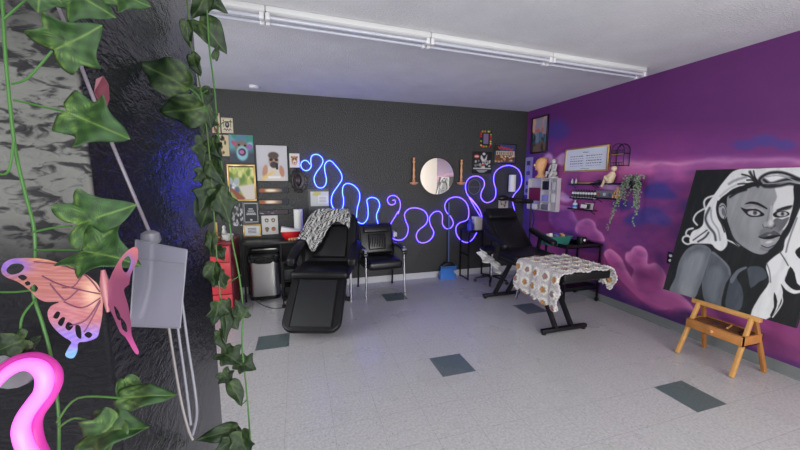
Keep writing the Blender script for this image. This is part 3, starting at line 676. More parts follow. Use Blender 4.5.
# white roll box and violet cup on the side table
t = thing('tissue_box', 'tall pale grey tissue box standing on the slim black side table', 'box', (2.86, 4.93, .83)); M().bb(-.07, .07, -.06, .06, 0, .22).build('carton', K['paper'], t, bevel=.006); M().bb(-.045, .045, -.03, .03, .219, .224).build('slot', K['grey'], t)
t = thing('pump_bottle', 'squat deep blue bottle beside the pale tissue box on the side table', 'bottle', (2.725, 4.9, .83)); M().lathe([(.055, 0), (.058, .1), (.03, .13), (.025, .16)], 18).build('body', K['blue_dk'], t, smooth=True); M().lathe([(.03, .15), (.03, .18), (.01, .19)], 12).build('cap', K['blue_dk'], t)
# --- stool on castors
sl = thing('rolling_stool', 'round black rolling stool with five castors between side table and tattoo bed', 'stool', (2.98, 4.62, 0))
q = M(); q.lathe([(.17, .50), (.19, .52), (.19, .56), (.16, .585), (0, .59)], 28); q.build('seat', V, sl, smooth=True)
M().tube([(0, 0, .1), (0, 0, .5)], .022, 12).build('column', K['chrome'], sl, smooth=True)
for i in range(5):
    a = 2*math.pi*i/5+.3; x, y = .26*math.cos(a), .26*math.sin(a)
    M().bar((0, 0, .11), (x, y, .065), .035, .022).build('leg', K['black_metal'], sl, bevel=.004)
    M().tube([(x-.012*math.sin(a), y+.012*math.cos(a), .03), (x+.012*math.sin(a), y-.012*math.cos(a), .03)], .027, 12).build('caster', K['black_plastic'], sl, smooth=True)
# --- tattoo bed
bd = thing('tattoo_bed', 'black tattoo bed with raised headrest and level leg section under a crochet blanket', 'tattoo bed', (2.78, 3.5, 0))
slab('leg_cushion', bd, (-.93, .635), (-.2, .645), .60, .095, V, wx=0, bev=.025, w2=.6)
slab('seat_cushion', bd, (-.17, .64), (.32, .66), .6, .095, V, bev=.03)
T, L_ = plane_T(.26, .70, .80, 1.235); T = Matrix.Translation((.06, 0, 0)) @ T
rpanel('backrest', bd, .54, L_, .09, V, T, rad=.05, rad2=.1, bev=.03)
q = M(); q.T = T; q.bb(-.24, .24, -.05, .03, L_-.2, L_-.02); q.build('headrest_cushion', V, bd, bevel=.03, seg=4)
q = M(); q.T = T; q.bb(-.22, .22, -.02, .02, .05, L_-.24); q.build('back_cushion', V, bd, bevel=.015)
for s in (-1, 1):
    q = M(); q.rings([[(s*.36+dx, y, z+dz2) for dx, dz2 in ((-.045, -.035), (.045, -.035), (.045, .035), (-.045, .035))] for y, z in ((.42, .96), (.2, .9), (-.06, .84))])
    q.build('armrest', V, bd, bevel=.025, seg=4)
    M().bar((s*.34, .2, .88), (s*.3, .2, .66), .03, .04).build('armrest_bracket', K['black_metal'], bd)
q = M(); q.bb(-.24, .24, -.85, .3, .6, .635); q.build('frame', K['black_metal'], bd)
for y in (-.70, .48):
    M().bb(-.33, .26, y-.025, y+.025, .018, .06).build('floor_bar', K['black_metal'], bd, bevel=.006)
    for x in (-.30, .23): M().lathe([(.022, 0), (.026, .008), (.018, .02)], 12, (x, y, 0)).build('levelling_foot', K['black_plastic'], bd)
for x in (-.15, .06):
    M().bar((x, -.70, .05), (x, -.32, .61), .035, .05).build('front_leg', K['black_metal'], bd)
    M().bar((x, .48, .05), (x, .12, .61), .035, .05).build('rear_leg', K['black_metal'], bd)
M().tube([(.0, .2, .06), (0, .05, .6)], .02, 10).build('lift_column', K['chrome'], bd, smooth=True)
# crocheted blanket over its leg end
def crochet():
    nu, nv = 210, 150; w2, top = .315, .745
    segs = [('L', .40), ('T', 2*w2), ('R', .16)]; tot = sum(s[1] for s in segs)
    vs = []; cc = []
    for j in range(nv+1):
        v = j/nv; y = 2.56+.66*v
        for i in range(nu+1):
            u = i/nu; hem = 1+.12*abs(math.sin(v*math.pi*4.8))-.06
            dl = (.36-.05*v)*hem; dr = (.13+.05*abs(math.sin(v*math.pi*6)))*(1+.3*(v < .2)); tt = dl+2*w2+dr; d = u*tt
            wave = .014*math.sin(v*15+1)+.004*math.sin(v*47)
            if d < dl: q_ = dl-d; x = -w2-.022-.05*min(1, q_/.2)-wave*min(1, q_/.1); z = top-.012-q_
            elif d < dl+2*w2: x = -w2+(d-dl); z = top+.004*math.sin(x*40)*math.sin(y*33)
            else: q_ = d-dl-2*w2; x = w2+.02+wave*.5; z = top-.012-q_
            e = min(abs(d-dl), abs(d-dl-2*w2))
            if e < .03 and -w2 < x < w2: z -= (.03-e)**2*12
            yy = y-(.05*max(0, (dl-d)/.36))*(1-v)+.025*math.sin(d*28)*(v < .03 or v > .97)
            # granny motif
            p_ = .138; a = (d-dl)/p_; c = (y-2.56)/p_; ia, ic = math.floor(a), math.floor(c); rr = math.hypot(a-ia-.5, c-ic-.5)
            k = (ia*7+ic*13) % 5
            # plane distance for bumps
            bump = .006*math.sin(a*math.pi*2*4)*math.sin(c*math.pi*2*4)+.012*max(0, 1-abs(rr-.2)/.14)
            if d < dl: x -= bump
            elif d < dl+2*w2: z += bump
            else: x += bump
            vs.append((2.78+x, yy, z))
            crm = (244, 240, 228); h = (math.sin(ia*12.9+ic*78.2)*43758.5) % 1
            pal = [(196, 124, 52), (214, 150, 76), (176, 128, 128), (160, 132, 150), (206, 138, 62)][int(h*5)]
            if rr < .07: col = (206, 168, 140)
            elif rr < .19: col = pal
            elif rr < .23: col = (168, 158, 156)
            elif rr < .42: col = crm
            else: col = (214, 206, 206)
            f = .82+.18*(math.sin(a*60)*math.sin(c*60)*.5+.5); cc.append([q2*f for q2 in col])
    b = M(); b.v = vs; n1 = nu+1; b.f = [(j*n1+i, j*n1+i+1, (j+1)*n1+i+1, (j+1)*n1+i) for j in range(nv) for i in range(nu)]
    return b.build('crochet_blanket', K['crochet'], colors=lin(np.array(cc)), solid=.016, smooth=True)
tag(crochet(), 'cream crochet blanket with orange and mauve flower motifs over the tattoo bed', 'blanket')
def crumple():
    b = M(); nu, nv = 24, 20
    for j in range(nv+1):
        for i in range(nu+1):
            a, c = i/nu, j/nv
            b.v.append((2.52+.34*a+.03*math.sin(c*9), 4.22+.04*math.sin(a*19+c*4)+.03*math.sin(c*15), .66-.17*c*(.75+.25*math.sin(a*9))-.26*a))
    n1 = nu+1; b.f = [(j*n1+i, j*n1+i+1, (j+1)*n1+i+1, (j+1)*n1+i) for j in range(nv) for i in range(nu)]
    return b.build('towel', K['paper'], smooth=True, solid=.01)
tag(crumple(), 'crumpled white towel hanging behind the raised head of the tattoo bed', 'towel')
# --- work cart
wc = thing('work_cart', 'black two-tier work cart on castors behind the crochet blanket', 'cart', (3.60, 3.62, 0))
for x in (-.28, .28):
    for y in (-.19, .19):
        M().bb(x-.011, x+.011, y-.011, y+.011, .06, .8).build('post', K['black_metal'], wc)
        M().tube([(x-.01, y, .03), (x+.01, y, .03)], .03, 12).build('caster', K['black_plastic'], wc, smooth=True)
for z in (.18, .48, .76):
    q = M(); q.bb(-.28, .28, -.19, .19, z, z+.012); 
    for x in (-.275, .275): q.bb(x-.005, x+.005, -.19, .19, z, z+.05)
    for y in (-.185, .185): q.bb(-.28, .28, y-.005, y+.005, z, z+.05)
    q.build('tray', K['black_metal'], wc)
q = M(); q.tube([(.285, -.17, .75), (.35, -.17, .8), (.35, .17, .8), (.285, .17, .75)], .01, 8); q.build('push_handle', K['black_metal'], wc)
tb2 = thing('storage_basket', 'teal plastic basket filled with supplies on the black work cart', 'basket', (3.36, 3.70, .775))
q = M(); rg = [[(x*s, y*s2, z) for x, y in ((-1, -1), (1, -1), (1, 1), (-1, 1))] for s, s2, z in ((.14, .1, 0), (.17, .125, .12), (.18, .135, .12), (.18, .135, .13), (.16, .118, .13), (.13, .09, .01))]
q.rings(rg); q.build('tub', K['teal'], tb2, bevel=.006)
random.seed(12)
for i in range(4):
    cx, cy = -.09+.06*i, random.uniform(-.05, .05)
    o = M().box((cx, cy, .1+random.uniform(0, .04)), (.045, .07, .06), Matrix.Rotation(random.uniform(-.5, .5), 3, 'Z') @ Matrix.Rotation(random.uniform(-.4, .4), 3, 'X')).build('supply_packet', [K['paper'], K['clear_edge'], K['blue_dk'], K['wood_candle']][i % 4], bevel=.004)
    o.location = (3.36, 3.70, .775); tag(o, ['white', 'clear', 'blue', 'tan'][i]+' supply packet lying in the teal basket on the cart', 'packet', 'supply packets in the teal basket')
def smallbox(name, lab, cat, loc, sz, m, rz=0):
    o = M().bb(-sz[0]/2, sz[0]/2, -sz[1]/2, sz[1]/2, 0, sz[2]).build(name, m, bevel=min(sz)*.12); o.location = loc; o.rotation_euler = (0, 0, rz); return tag(o, lab, cat)
smallbox('power_supply', 'small black power box with white dial on the work cart', 'power supply', (3.62, 3.5, .772), (.1, .08, .13), K['black_plastic'])
q = M(); q.tube([(0, -.045, .09), (0, -.052, .09)], .016, 14); o = q.build('dial', K['white']); o.parent = bpy.data.objects['power_supply']
smallbox('tool_case', 'low black case lying on the right side of the work cart', 'case', (3.76, 3.66, .772), (.16, .2, .06), K['black_plastic'], .2)
# --- magnifier/ring lamp on tall black pole by the tattoo bed
lp = thing('arm_lamp', 'black swing-arm work lamp on a tall pole behind the tattoo bed headrest', 'lamp', (3.62, 4.55, 0))
M().lathe([(.17, 0), (.17, .015), (.03, .03), (.02, .05)], 24).build('base', K['black_metal'], lp, smooth=True)
M().tube([(0, 0, .03), (0, 0, 1.3)], .013, 10).build('pole', K['black_metal'], lp, smooth=True)
M().ell((0, 0, 1.31), (.045, .03, .035), 12, 8).build('joint', K['black_metal'], lp, smooth=True)
q = M(); q.bar((0, 0, 1.31), (-.34, 0, 1.34), .05, .075); q.build('arm', K['black_metal'], lp, bevel=.01)
M().ell((-.2, 0, 1.335), (.05, .045, .03), 12, 8).build('elbow', K['black_metal'], lp, smooth=True)
q = M(); q.bar((-.32, 0, 1.34), (-.58, -.02, 1.385), .06, .06); q.ell((-.54, -.02, 1.375), (.11, .06, .045), 14, 8); q.build('lamp_head', K['black_plastic'], lp, smooth=True)
M().tube(cr([(0, .02, 1.25), (.07, 0, 1.05), (.05, 0, .9), (.0, .02, .7)], 5), .006, 6).build('cable', K['black_plastic'], lp)
# --- wooden stool-easel with drawer
ez = thing('wooden_easel', 'light wooden table easel with drawer holding up the large portrait canvas', 'easel', (3.62, 1.88, 0))
for y in (-.225, .225):
    M().bar((-.18, y*1.02+(.035 if y < 0 else 0), 0.004), (.0, y*.85, .54), .034, .028, up=(0, 1, 0)).build('front_leg', K['wood_lt'], ez, bevel=.003)
    M().bar((.19, y*1.0, 0.004), (.03, y*.82, .53), .034, .028, up=(0, 1, 0)).build('rear_leg', K['wood'], ez, bevel=.003)
M().bb(-.03, .012, -.25, .25, .485, .53).build('top_rail', K['wood_lt'], ez, bevel=.003)
q = M(); q.bb(-.125, .125, -.215, .215, .27, .278); q.bb(-.125, -.113, -.215, .215, .27, .355); q.bb(.113, .125, -.215, .215, .27, .355); q.bb(-.125, .125, -.215, -.203, .27, .355); q.bb(-.125, .125, .203, .215, .27, .355)
q.build('drawer_case', K['wood'], ez)
dr = M().bb(-.14, -.126, -.21, .21, .275, .352).build('drawer', K['wood'], ez, bevel=.003)
M().lathe([(.012, 0), (.014, -.01), (.006, -.014)], 12, (0, 0, 0), ax='x').build('knob', K['wood_candle'], dr, smooth=True).location = (-.14, 0, .315)
M().bb(-.12, .11, -.2, .2, .34, .346).build('tray_lid', mat('dark_stained_wood', (110, 76, 48), .6, 0, .3, 60, var=.3, vscale=20), ez)
random.seed(5)
for i in range(3):
    y = -.14+.09*i; mt = [K['black_plastic'], K['wood_lt'], K['dkgrey']][i % 3]
    o = M().tube([(-.05+random.uniform(-.03, .03), y, .354), (.07, y+random.uniform(-.03, .03), .354)], .008, 8).build('paint_brush', mt); o.location = (3.62, 1.88, 0)
    tag(o, ['black', 'pale wooden', 'dark grey'][i]+' paint tool lying in the easel tray under the portrait', 'paint brush', 'paint tools in the easel tray')
# --- large portrait canvas leaning back against the wall
BL, BR = onX(663, 289, 3.585), onX(795, 327.5, 3.585); TL = onX(702, 170, 3.87)
Vv = BL-TL; Uv = BR-BL; Uv[2] = 0; Vv[1] = 0; TL = BL-Vv
Vd = BL-TL
def portrait(u, v, P):
    x, y = proj(P); n = fbm(u*9, v*11, 5)-.5; n2 = fbm(u*30, v*8, 15)-.5
    p = Paint(x+n*.5, y+n*.5, (20, 22, 22))
    A = lambda L: [(660+a/5, 160+b_/5) for a, b_ in L]; B = lambda L: [(730+a/5, 160+b_/5) for a, b_ in L]
    Cc = lambda L: [(660+a/5, 230+b_/5) for a, b_ in L]; Dd = lambda L: [(730+a/4.5, 230+b_/4.5) for a, b_ in L]
    wh = (226, 226, 224)
    # shoulder and torso
    p.poly(Cc([(50, 312), (75, 240), (95, 160), (130, 100), (180, 72), (230, 78), (258, 110), (240, 170), (215, 240), (195, 290), (160, 345)]), (106, 110, 116), soft=.5, smooth=4)
    p.poly(Cc([(95, 310), (110, 220), (130, 150), (175, 110), (215, 120), (210, 170), (180, 250), (150, 330)]), (140, 144, 148), soft=2.4, smooth=4, op=.8)
    p.line(Cc([(150, 110), (190, 90), (235, 100)]), 1.6, (86, 90, 96), soft=.8, op=.7)
    p.poly(Cc([(258, 108), (300, 135), (345, 180), (356, 225), (330, 265), (310, 340), (300, 400), (240, 380), (215, 330), (203, 270), (230, 200)]), (84, 88, 95), soft=.5, smooth=4)
    p.poly(Cc([(235, 330), (225, 250), (250, 190), (300, 190), (320, 230), (290, 300), (270, 360)]), (108, 113, 120), soft=2.5, smooth=4, op=.7)
    p.poly(Cc([(175, 345), (195, 300), (207, 262), (214, 330), (222, 360)]), (20, 22, 22), smooth=0)
    p.line(Cc([(262, 112), (300, 140), (340, 185), (350, 222)]), 1.4, (120, 124, 130), soft=.6)
    p.poly(Dd([(-5, 240), (18, 200), (40, 182), (30, 215), (52, 255), (60, 300), (45, 360), (-20, 360)]), (66, 72, 80), soft=.5, smooth=3)
    p.poly(Dd([(0, 222), (30, 182), (68, 165), (75, 172), (40, 195), (10, 240)]), (104, 110, 118), soft=.5, smooth=3)
    p.poly(Dd([(78, 172), (110, 162), (150, 172), (166, 212), (130, 235), (92, 262), (84, 215)]), (70, 76, 84), soft=.5, smooth=2)
    # neck shadow hair
    p.poly(B([(110, 330), (240, 330), (300, 300), (360, 300), (360, 500), (110, 480)]), (24, 25, 26), soft=.6, smooth=2)
    # left hair mass
    p.poly([(775, 166), (760, 168.5), (744, 168.5), (733, 171.5), (725, 180), (718, 189), (713, 196), (706, 207), (704, 216), (703, 224), (699, 228.5), (693, 231), (690, 236), (690, 243), (700, 243.5), (711, 244), (715, 248), (721, 251), (726, 247), (727.5, 242), (726, 234), (724, 228), (721, 222), (717.5, 215), (717, 206), (720, 199), (726, 194), (733, 189), (742, 186), (752, 182), (770, 184), (790, 186), (812, 184), (812, 166)], wh, soft=.5, smooth=3)
    for L, w in (([(270, 178), (235, 190), (220, 212), (226, 245)], 2.0), ([(218, 245), (182, 268), (168, 300), (186, 325)], 1.8), ([(165, 342), (138, 350), (130, 372), (150, 385)], 1.8), ([(140, 378), (118, 385), (114, 405), (135, 420), (158, 414)], 1.8)):
        p.line(A(L), w, wh)
    for L, w, c in (([(248, 240), (228, 290), (242, 330), (270, 365), (278, 400)], 2.2, (70, 72, 80)), ([(165, 400), (200, 375), (235, 350)], 1.2, (60, 62, 68)), ([(190, 408), (225, 385), (242, 362)], 1.8, (50, 52, 58)), ([(345, 120), (380, 100), (430, 85)], 2.4, (150, 152, 156)), ([(255, 250), (260, 300), (290, 350), (300, 400)], 1.6, (160, 162, 168)), ([(300, 180), (350, 140), (420, 110)], 2, (190, 190, 190))):
        p.line(A(L), w, c)
    # ear
    p.ell(723, 211, 4.2, 8, (176, 176, 176), rot=-8, soft=.1); p.line(A([(300, 235), (320, 228), (332, 260), (322, 290)]), 1.0, (70, 72, 76)); p.ell(723.5, 212, 1.8, 4, (100, 102, 106), rot=-8)
    p.line(A([(290, 205), (283, 240), (290, 285), (308, 320), (322, 360)]), 1.2, (30, 30, 32))
    # face
    face = [(738, 193), (728, 196), (727, 205), (727, 218), (730, 228), (734, 238), (741, 245), (752, 252), (762, 254.5), (769, 251), (774, 246), (778, 240), (784, 230), (790, 220), (795, 206), (796, 190), (784, 185), (770, 185), (752, 187)]
    p.poly(face, (148, 149, 151), soft=.5, smooth=3)
    p.poly([(776, 186), (797, 187), (796, 205), (790, 220), (784, 230), (776, 226), (772, 220), (773, 206), (777, 197)], (214, 214, 212), soft=.7, smooth=3)
    p.ell(748, 200, 14, 7, (150, 151, 152), rot=-10, soft=.6, op=.6); p.ell(741, 232, 8, 12, (118, 119, 122), rot=-20, soft=.7, op=.5); p.ell(752, 226, 10, 8, (152, 153, 154), soft=.7, op=.6)
    p.poly(B([(232, 290), (262, 296), (296, 285), (275, 330), (245, 358), (215, 335), (208, 312)]), (98, 99, 103), soft=.5, smooth=3)
    p.poly(B([(230, 250), (262, 236), (312, 225), (300, 245), (260, 254)]), (92, 92, 96), soft=.6, smooth=2)
    p.poly(B([(72, 222), (98, 208), (140, 212), (186, 240), (181, 246), (140, 226), (100, 219)]), (24, 24, 26), soft=.3, smooth=2)
    p.poly(B([(226, 258), (258, 238), (306, 226), (302, 238), (262, 250)]), (30, 30, 32), soft=.3, smooth=2)
    # eyes
    p.poly(B([(80, 240), (120, 232), (160, 246), (170, 262), (130, 248)]), (166, 166, 168), soft=.6, smooth=2)
    p.poly(B([(52, 236), (80, 246), (130, 244), (160, 260), (172, 276), (140, 285), (100, 284), (76, 266)]), (18, 18, 20), soft=.3, smooth=2)
    p.ell(754, 213.2, 6.4, 2.6, (184, 184, 184), rot=5); p.ell(755, 212.8, 2.2, 2.4, (92, 92, 96)); p.ell(755, 212.8, .9, 1.0, (16, 16, 18))
    p.poly(B([(214, 268), (245, 254), (288, 258), (297, 274), (262, 287), (224, 286)]), (22, 22, 24), soft=.3, smooth=2)
    p.ell(782, 214, 5.4, 2.4, (186, 186, 186), rot=-2); p.ell(782.5, 213.8, 2, 2.2, (96, 96, 100)); p.ell(782.5, 213.8, .9, .9, (16, 16, 18))
    # nose and lips
    p.poly(B([(198, 232), (216, 236), (212, 280), (216, 318), (205, 330), (192, 322), (196, 290)]), (176, 176, 176), soft=.8, smooth=2, op=.9)
    p.line(B([(198, 240), (192, 275), (184, 305)]), 1.1, (104, 105, 108), soft=.8, op=.7)
    p.ell(766.5, 224.6, 3.0, 2.4, (160, 160, 160), soft=.4); p.ell(771, 223, 2.6, 3.0, (204, 204, 202), soft=.5)
    p.line(B([(164, 322), (168, 336), (186, 336)]), .7, (60, 60, 64)); p.line(B([(186, 336), (200, 342), (216, 336), (226, 326)]), .9, (40, 40, 44)); p.ell(771.3, 228.4, 1.3, .9, (20, 20, 22))
    p.line(B([(200, 346), (205, 354), (214, 348)]), .7, (220, 220, 220))
    B2 = lambda L: [(731.6+a/5, 159+b_/5) for a, b_ in L]
    p.poly(B2([(150, 350), (200, 338), (230, 345), (240, 368), (170, 372), (140, 384)]), (112, 113, 116), soft=1.2, smooth=2, op=.8)
    p.poly(B2([(132, 390), (150, 378), (176, 366), (196, 368), (208, 358), (222, 362), (240, 374), (246, 384), (222, 386), (198, 392), (160, 396)]), (78, 78, 82), soft=.35, smooth=2)
    p.poly(B2([(138, 398), (165, 400), (200, 398), (226, 390), (242, 388), (232, 408), (214, 426), (184, 438), (154, 428)]), (158, 158, 160), soft=.35, smooth=2)
    p.poly(B2([(134, 391), (160, 392), (196, 384), (226, 380), (247, 383), (222, 392), (198, 400), (162, 401)]), (14, 14, 16), soft=.3, smooth=2)
    p.ell(769.3, 242, 3.8, 1.3, (206, 206, 206), rot=-14, soft=.4); p.ell(769.6, 234.8, 2.2, .8, (150, 150, 152), rot=-14, soft=.5); p.line(B2([(150, 432), (180, 443), (216, 430)]), 1.0, (60, 60, 64)); p.line(B2([(150, 446), (176, 456), (200, 452)]), 2.2, (104, 105, 108), soft=.8, op=.7)
    p.line([(727, 240), (734, 243), (739, 246)], 1.6, wh); p.line([(727.5, 231), (731, 239), (740, 247), (752, 253.5), (764, 256)], .9, (22, 22, 24))
    # dark strands across the top and down the right of the face
    for L, w in (([(140, 132), (152, 92), (195, 66), (250, 62), (300, 75), (345, 95)], 2.8), ([(170, 100), (205, 120), (260, 105), (300, 95), (350, 100)], 3.4), ([(150, 110), (175, 132), (240, 130), (300, 118), (350, 130)], 3.0), ([(100, 60), (112, 82), (135, 105)], 2.6), ([(60, 72), (100, 84), (135, 120)], 1.6), ([(85, 100), (115, 102), (138, 124)], 1.6), ([(118, 55), (125, 85), (140, 120)], 1.4), ([(40, 120), (90, 118), (135, 130)], 1.3), ([(0, 160), (50, 135), (100, 135)], 1.6), ([(0, 185), (40, 160), (80, 148)], 2.2)):
        p.line(B(L), w, (26, 27, 30))
    for L, w in (([(180, 85), (230, 78), (290, 90), (340, 112)], 1.0), ([(165, 118), (220, 118), (290, 106), (350, 114)], .9), ([(240, 70), (270, 80), (300, 88)], .9)):
        p.line(B(L), w, (150, 152, 156))
    p.poly(B([(318, 130), (352, 120), (372, 150), (358, 210), (345, 250), (330, 280), (318, 320), (285, 360), (268, 400), (255, 445), (215, 470), (190, 455), (235, 420), (252, 380), (275, 345), (292, 315), (300, 285), (312, 240), (320, 190)]), (24, 25, 27), soft=.4, smooth=3)
    # pale right-hand locks
    p.poly([(802, 205), (797, 215), (790, 232), (785, 240), (783, 250), (775, 256), (768, 262), (766, 268), (769, 282), (760, 296), (752, 310), (752, 320), (762, 321), (774, 314), (781, 300), (783, 292), (781, 284), (786, 290), (794, 294), (803, 293), (812, 300), (812, 200)], wh, soft=.5, smooth=3)
    p.line([(797, 218), (789, 240), (786, 252)], 1.6, (120, 122, 128)); p.poly(Dd([(200, 280), (213, 320), (203, 362), (188, 388), (180, 384), (197, 345), (196, 310)]), (22, 22, 24), soft=.3, smooth=2)
    p.poly(Dd([(255, 200), (272, 165), (292, 195), (302, 240), (330, 262), (310, 272), (285, 268), (262, 250), (246, 228)]), (22, 23, 24), soft=.4, smooth=2)
    p.poly(Dd([(292, 100), (305, 82), (330, 75), (340, 130), (312, 128)]), (24, 24, 26), soft=.4, smooth=2); p.line(Dd([(225, 100), (245, 130), (262, 160)]), 1.3, (84, 86, 92)); p.line(Dd([(165, 150), (178, 190), (182, 235)]), 1.2, (110, 112, 118))
    p.poly(Dd([(190, 395), (228, 345), (240, 300), (262, 292), (300, 300), (340, 330), (340, 420), (300, 430)]), (22, 23, 24), soft=.4, smooth=0)
    p.line(Dd([(232, 290), (236, 320), (222, 350), (192, 392)]), 1.3, wh)
    p.mix(np.clip(n2*.3, 0, .06), (40, 42, 44)); p.mix(np.clip(-n2*.3, 0, .05), (230, 230, 230))
    return p.c
cv = thing('portrait_canvas', 'large black and white painted portrait of a woman leaning above the easel', 'painting', tuple((BL+BR)/2))
o_ = np.array(cv.location)
nv_ = np.cross(Uv, Vd); nv_ /= np.linalg.norm(nv_)
if nv_[0] < 0: nv_ = -nv_
sheet('painted_canvas', cv, TL-o_, Uv, Vd, nv_*.03, 300, 330, lambda u, v, P: portrait(u, v, P+o_), K['canvas'], edge=(26, 26, 26))
# ================================================================ NEON ROPES ON THE BACK WALL
def z5(L): return [(270+a/5, 130+b_/5) for a, b_ in L]
blue = z5([(147, 250), (147, 205)]) and z5([(200, 172), (188, 156), (172, 152), (157, 163), (155, 182), (166, 198), (183, 203), (198, 196), (206, 180), (204, 160), (205, 140), (214, 126), (235, 122), (255, 133), (265, 155), (254, 182), (232, 212), (220, 245), (232, 280), (255, 290), (275, 278), (282, 248), (275, 210), (273, 178), (285, 158), (305, 155), (330, 180), (352, 210), (360, 245), (338, 282), (313, 320), (306, 362), (320, 395), (342, 405), (363, 388), (368, 350), (362, 310), (368, 278), (390, 267), (420, 278), (445, 308), (448, 345), (437, 390), (433, 430)])
blue += [(356.9, 221), (362.9, 223.6), (367.6, 218), (368, 208), (367, 200), (372, 197.4), (377.6, 199.6), (379.6, 206), (376.4, 215.5), (378.2, 224)]
def zA(L): return [(350+a/4.5, 200+b_/4.5) for a, b_ in L]
def zB(L): return [(430+a/6.43, 190+b_/6.43) for a, b_ in L]
def zC(L): return [(390+a/5.625, 140+b_/5.625) for a, b_ in L]
pur = z5([(612, 352), (624, 350), (626, 366), (612, 374), (596, 370), (587, 350), (598, 332), (622, 328), (645, 345), (652, 380), (640, 420)])
pur += zA([(218, 50), (200, 80), (182, 112), (180, 150), (197, 175), (230, 180), (254, 162), (262, 125), (250, 92), (246, 62), (266, 40), (300, 36), (335, 50), (350, 80), (340, 110), (310, 135), (298, 162), (310, 188), (337, 192), (365, 175), (377, 145), (362, 112), (358, 80), (378, 55), (403, 52)])
pur += zB([(80, 165), (80, 215), (100, 246), (130, 246), (150, 215), (135, 175), (105, 140), (95, 100), (115, 62), (160, 45), (205, 55), (238, 90), (250, 140), (240, 190), (190, 212), (168, 240), (170, 282), (195, 320), (235, 338), (270, 320), (300, 275), (325, 225), (334, 185), (322, 135), (290, 85), (252, 48)])
pur += zC([(515, 440), (505, 395), (470, 350), (434, 305), (425, 252), (448, 213), (490, 203), (524, 222), (531, 255), (515, 290), (512, 325), (535, 350), (565, 348), (590, 325), (595, 280), (583, 230), (590, 185), (625, 153), (675, 143), (720, 165), (740, 210), (733, 262), (695, 312)])
pur += [(512.5, 201), (514.8, 211)]
def neon(name, px, m, lab, yoff=.03):
    P = [onY(a, b_, D-yoff) for a, b_ in px]; t = thing(name, lab, 'neon light', (P[0][0], D, P[0][2]))
    o0 = np.array(t.location); M().tube([p-o0 for p in cr(P, 4)], .0062, 8).build('glow_tube', m, t, smooth=True)
    q = M()
    for p in P[1::4]: q.box(p-o0+np.array([0, .016, 0]), (.02, .02, .012))
    o = q.build('wall_clips', K['black_plastic'], t); o['kind'] = 'stuff'
neon('neon_rope', blue, K['neon_blue'], 'bright blue neon rope light looping down the charcoal wall above the armchairs')
neon('neon_rope', pur, K['neon_purple'], 'violet neon rope light winding past the round mirror to the corner')
# ================================================================ ON THE BACK WALL
random.seed(11)
def blobs(p, cols, n, seed, r=(.04, .14), x=(0, 1), y=(0, 1)):
    R = random.Random(seed)
    for i in range(n): p.ell(R.uniform(*x), R.uniform(*y), R.uniform(*r), R.uniform(*r), R.choice(cols), rot=R.uniform(0, 180), soft=.3)
def framed(name, lab, cat, box, wall, fn, border=.012, fmat='black_plastic', d=.022, nx=36, ny=36, group=None, glass=False, m=None):
    loc, rz, w, h = wall_place(*box, wall); t = thing(name, lab, cat, loc, rz, group)
    if border: frame_mesh(w, h, border, d).build('frame', K[fmat], t, bevel=.002)
    bw = border*.8
    pic('print', t, w-2*bw, h-2*bw, fn, y=-(d*.6 if border else .006), t=(d*.5 if border else .005), z0=bw, nx=nx, ny=ny, m=m)
    return t
def sheet_only(name, lab, cat, box, wall, fn, nx=30, ny=30, group=None, t=.005, edge=(200, 195, 185)):
    loc, rz, w, h = wall_place(*box, wall)
    o = pic(name, None, w, h, fn, y=-t-.001, t=t, nx=nx, ny=ny, edge=edge); o.location = tuple(float(c) for c in loc); o.rotation_euler = (0, 0, rz); return tag(o, lab, cat, group)
cream = (214, 200, 176); ink = (36, 32, 34)
def card(p):
    p.mix(np.ones(len(p.x)), cream); p.line([(.08, .06), (.92, .06), (.92, .94), (.08, .94), (.08, .06)], .02, (150, 130, 110), smooth=0)
    p.ell(.5, .45, .18, .2, ink); p.ell(.5, .42, .09, .1, (150, 150, 170)); p.line([(.18, .8), (.3, .72), (.4, .84), (.5, .74), (.62, .84), (.72, .72), (.84, .8)], .05, ink)
    for x in (.2, .8): p.ell(x, .18, .06, .05, ink); p.line([(x, .32), (x, .6)], .05, ink)
def card2(p):
    p.mix(np.ones(len(p.x)), (208, 186, 164)); blobs(p, [(120, 60, 50), (200, 140, 100), (60, 50, 46)], 12, 3, (.05, .15), (.15, .85), (.55, .95)); blobs(p, [(180, 160, 140)], 5, 8)
def card3(p): p.mix(np.ones(len(p.x)), (206, 188, 150)); blobs(p, [(150, 50, 40), (60, 80, 60), (40, 36, 34)], 12, 7, (.05, .14), (.2, .8), (.1, .9))
sheet_only('art_card', 'cream flash art card with round black emblem and corner marks, top of gallery', 'art card', (221.5, 118, 233, 133), 'back', card)
sheet_only('art_card', 'pinkish art card partly hidden by ivy, left of the emblem card', 'art card', (212, 113, 220, 133), 'back', card2)
sheet_only('art_card', 'narrow tan card with red marks left of the teal animal painting', 'art card', (217, 135, 229, 156), 'back', card3)
def beast(p):
    p.mix(np.ones(len(p.x)), (104, 158, 168)); blobs(p, [(140, 190, 190), (90, 130, 150), (70, 140, 130)], 16, 2, (.1, .25), (0, 1), (0, .4)); p.mix(np.clip((p.y-.45)*4, 0, 1), (70, 78, 90))
    p.ell(.5, .42, .28, .2, (130, 112, 100)); p.ell(.2, .3, .12, .08, (180, 90, 120), rot=30); p.ell(.85, .42, .12, .1, (150, 100, 170)); p.ell(.52, .66, .24, .27, (140, 196, 204)); p.ell(.52, .62, .16, .14, (90, 50, 84)); p.ell(.5, .62, .1, .07, (180, 120, 160)); p.ell(.4, .36, .05, .04, (20, 20, 20)); p.ell(.65, .38, .05, .04, (20, 20, 20))
framed('painting', 'teal painting of a snarling dog-like animal head', 'painting', (229.5, 135, 253.5, 162.5), 'back', beast, border=0, nx=44, ny=44)
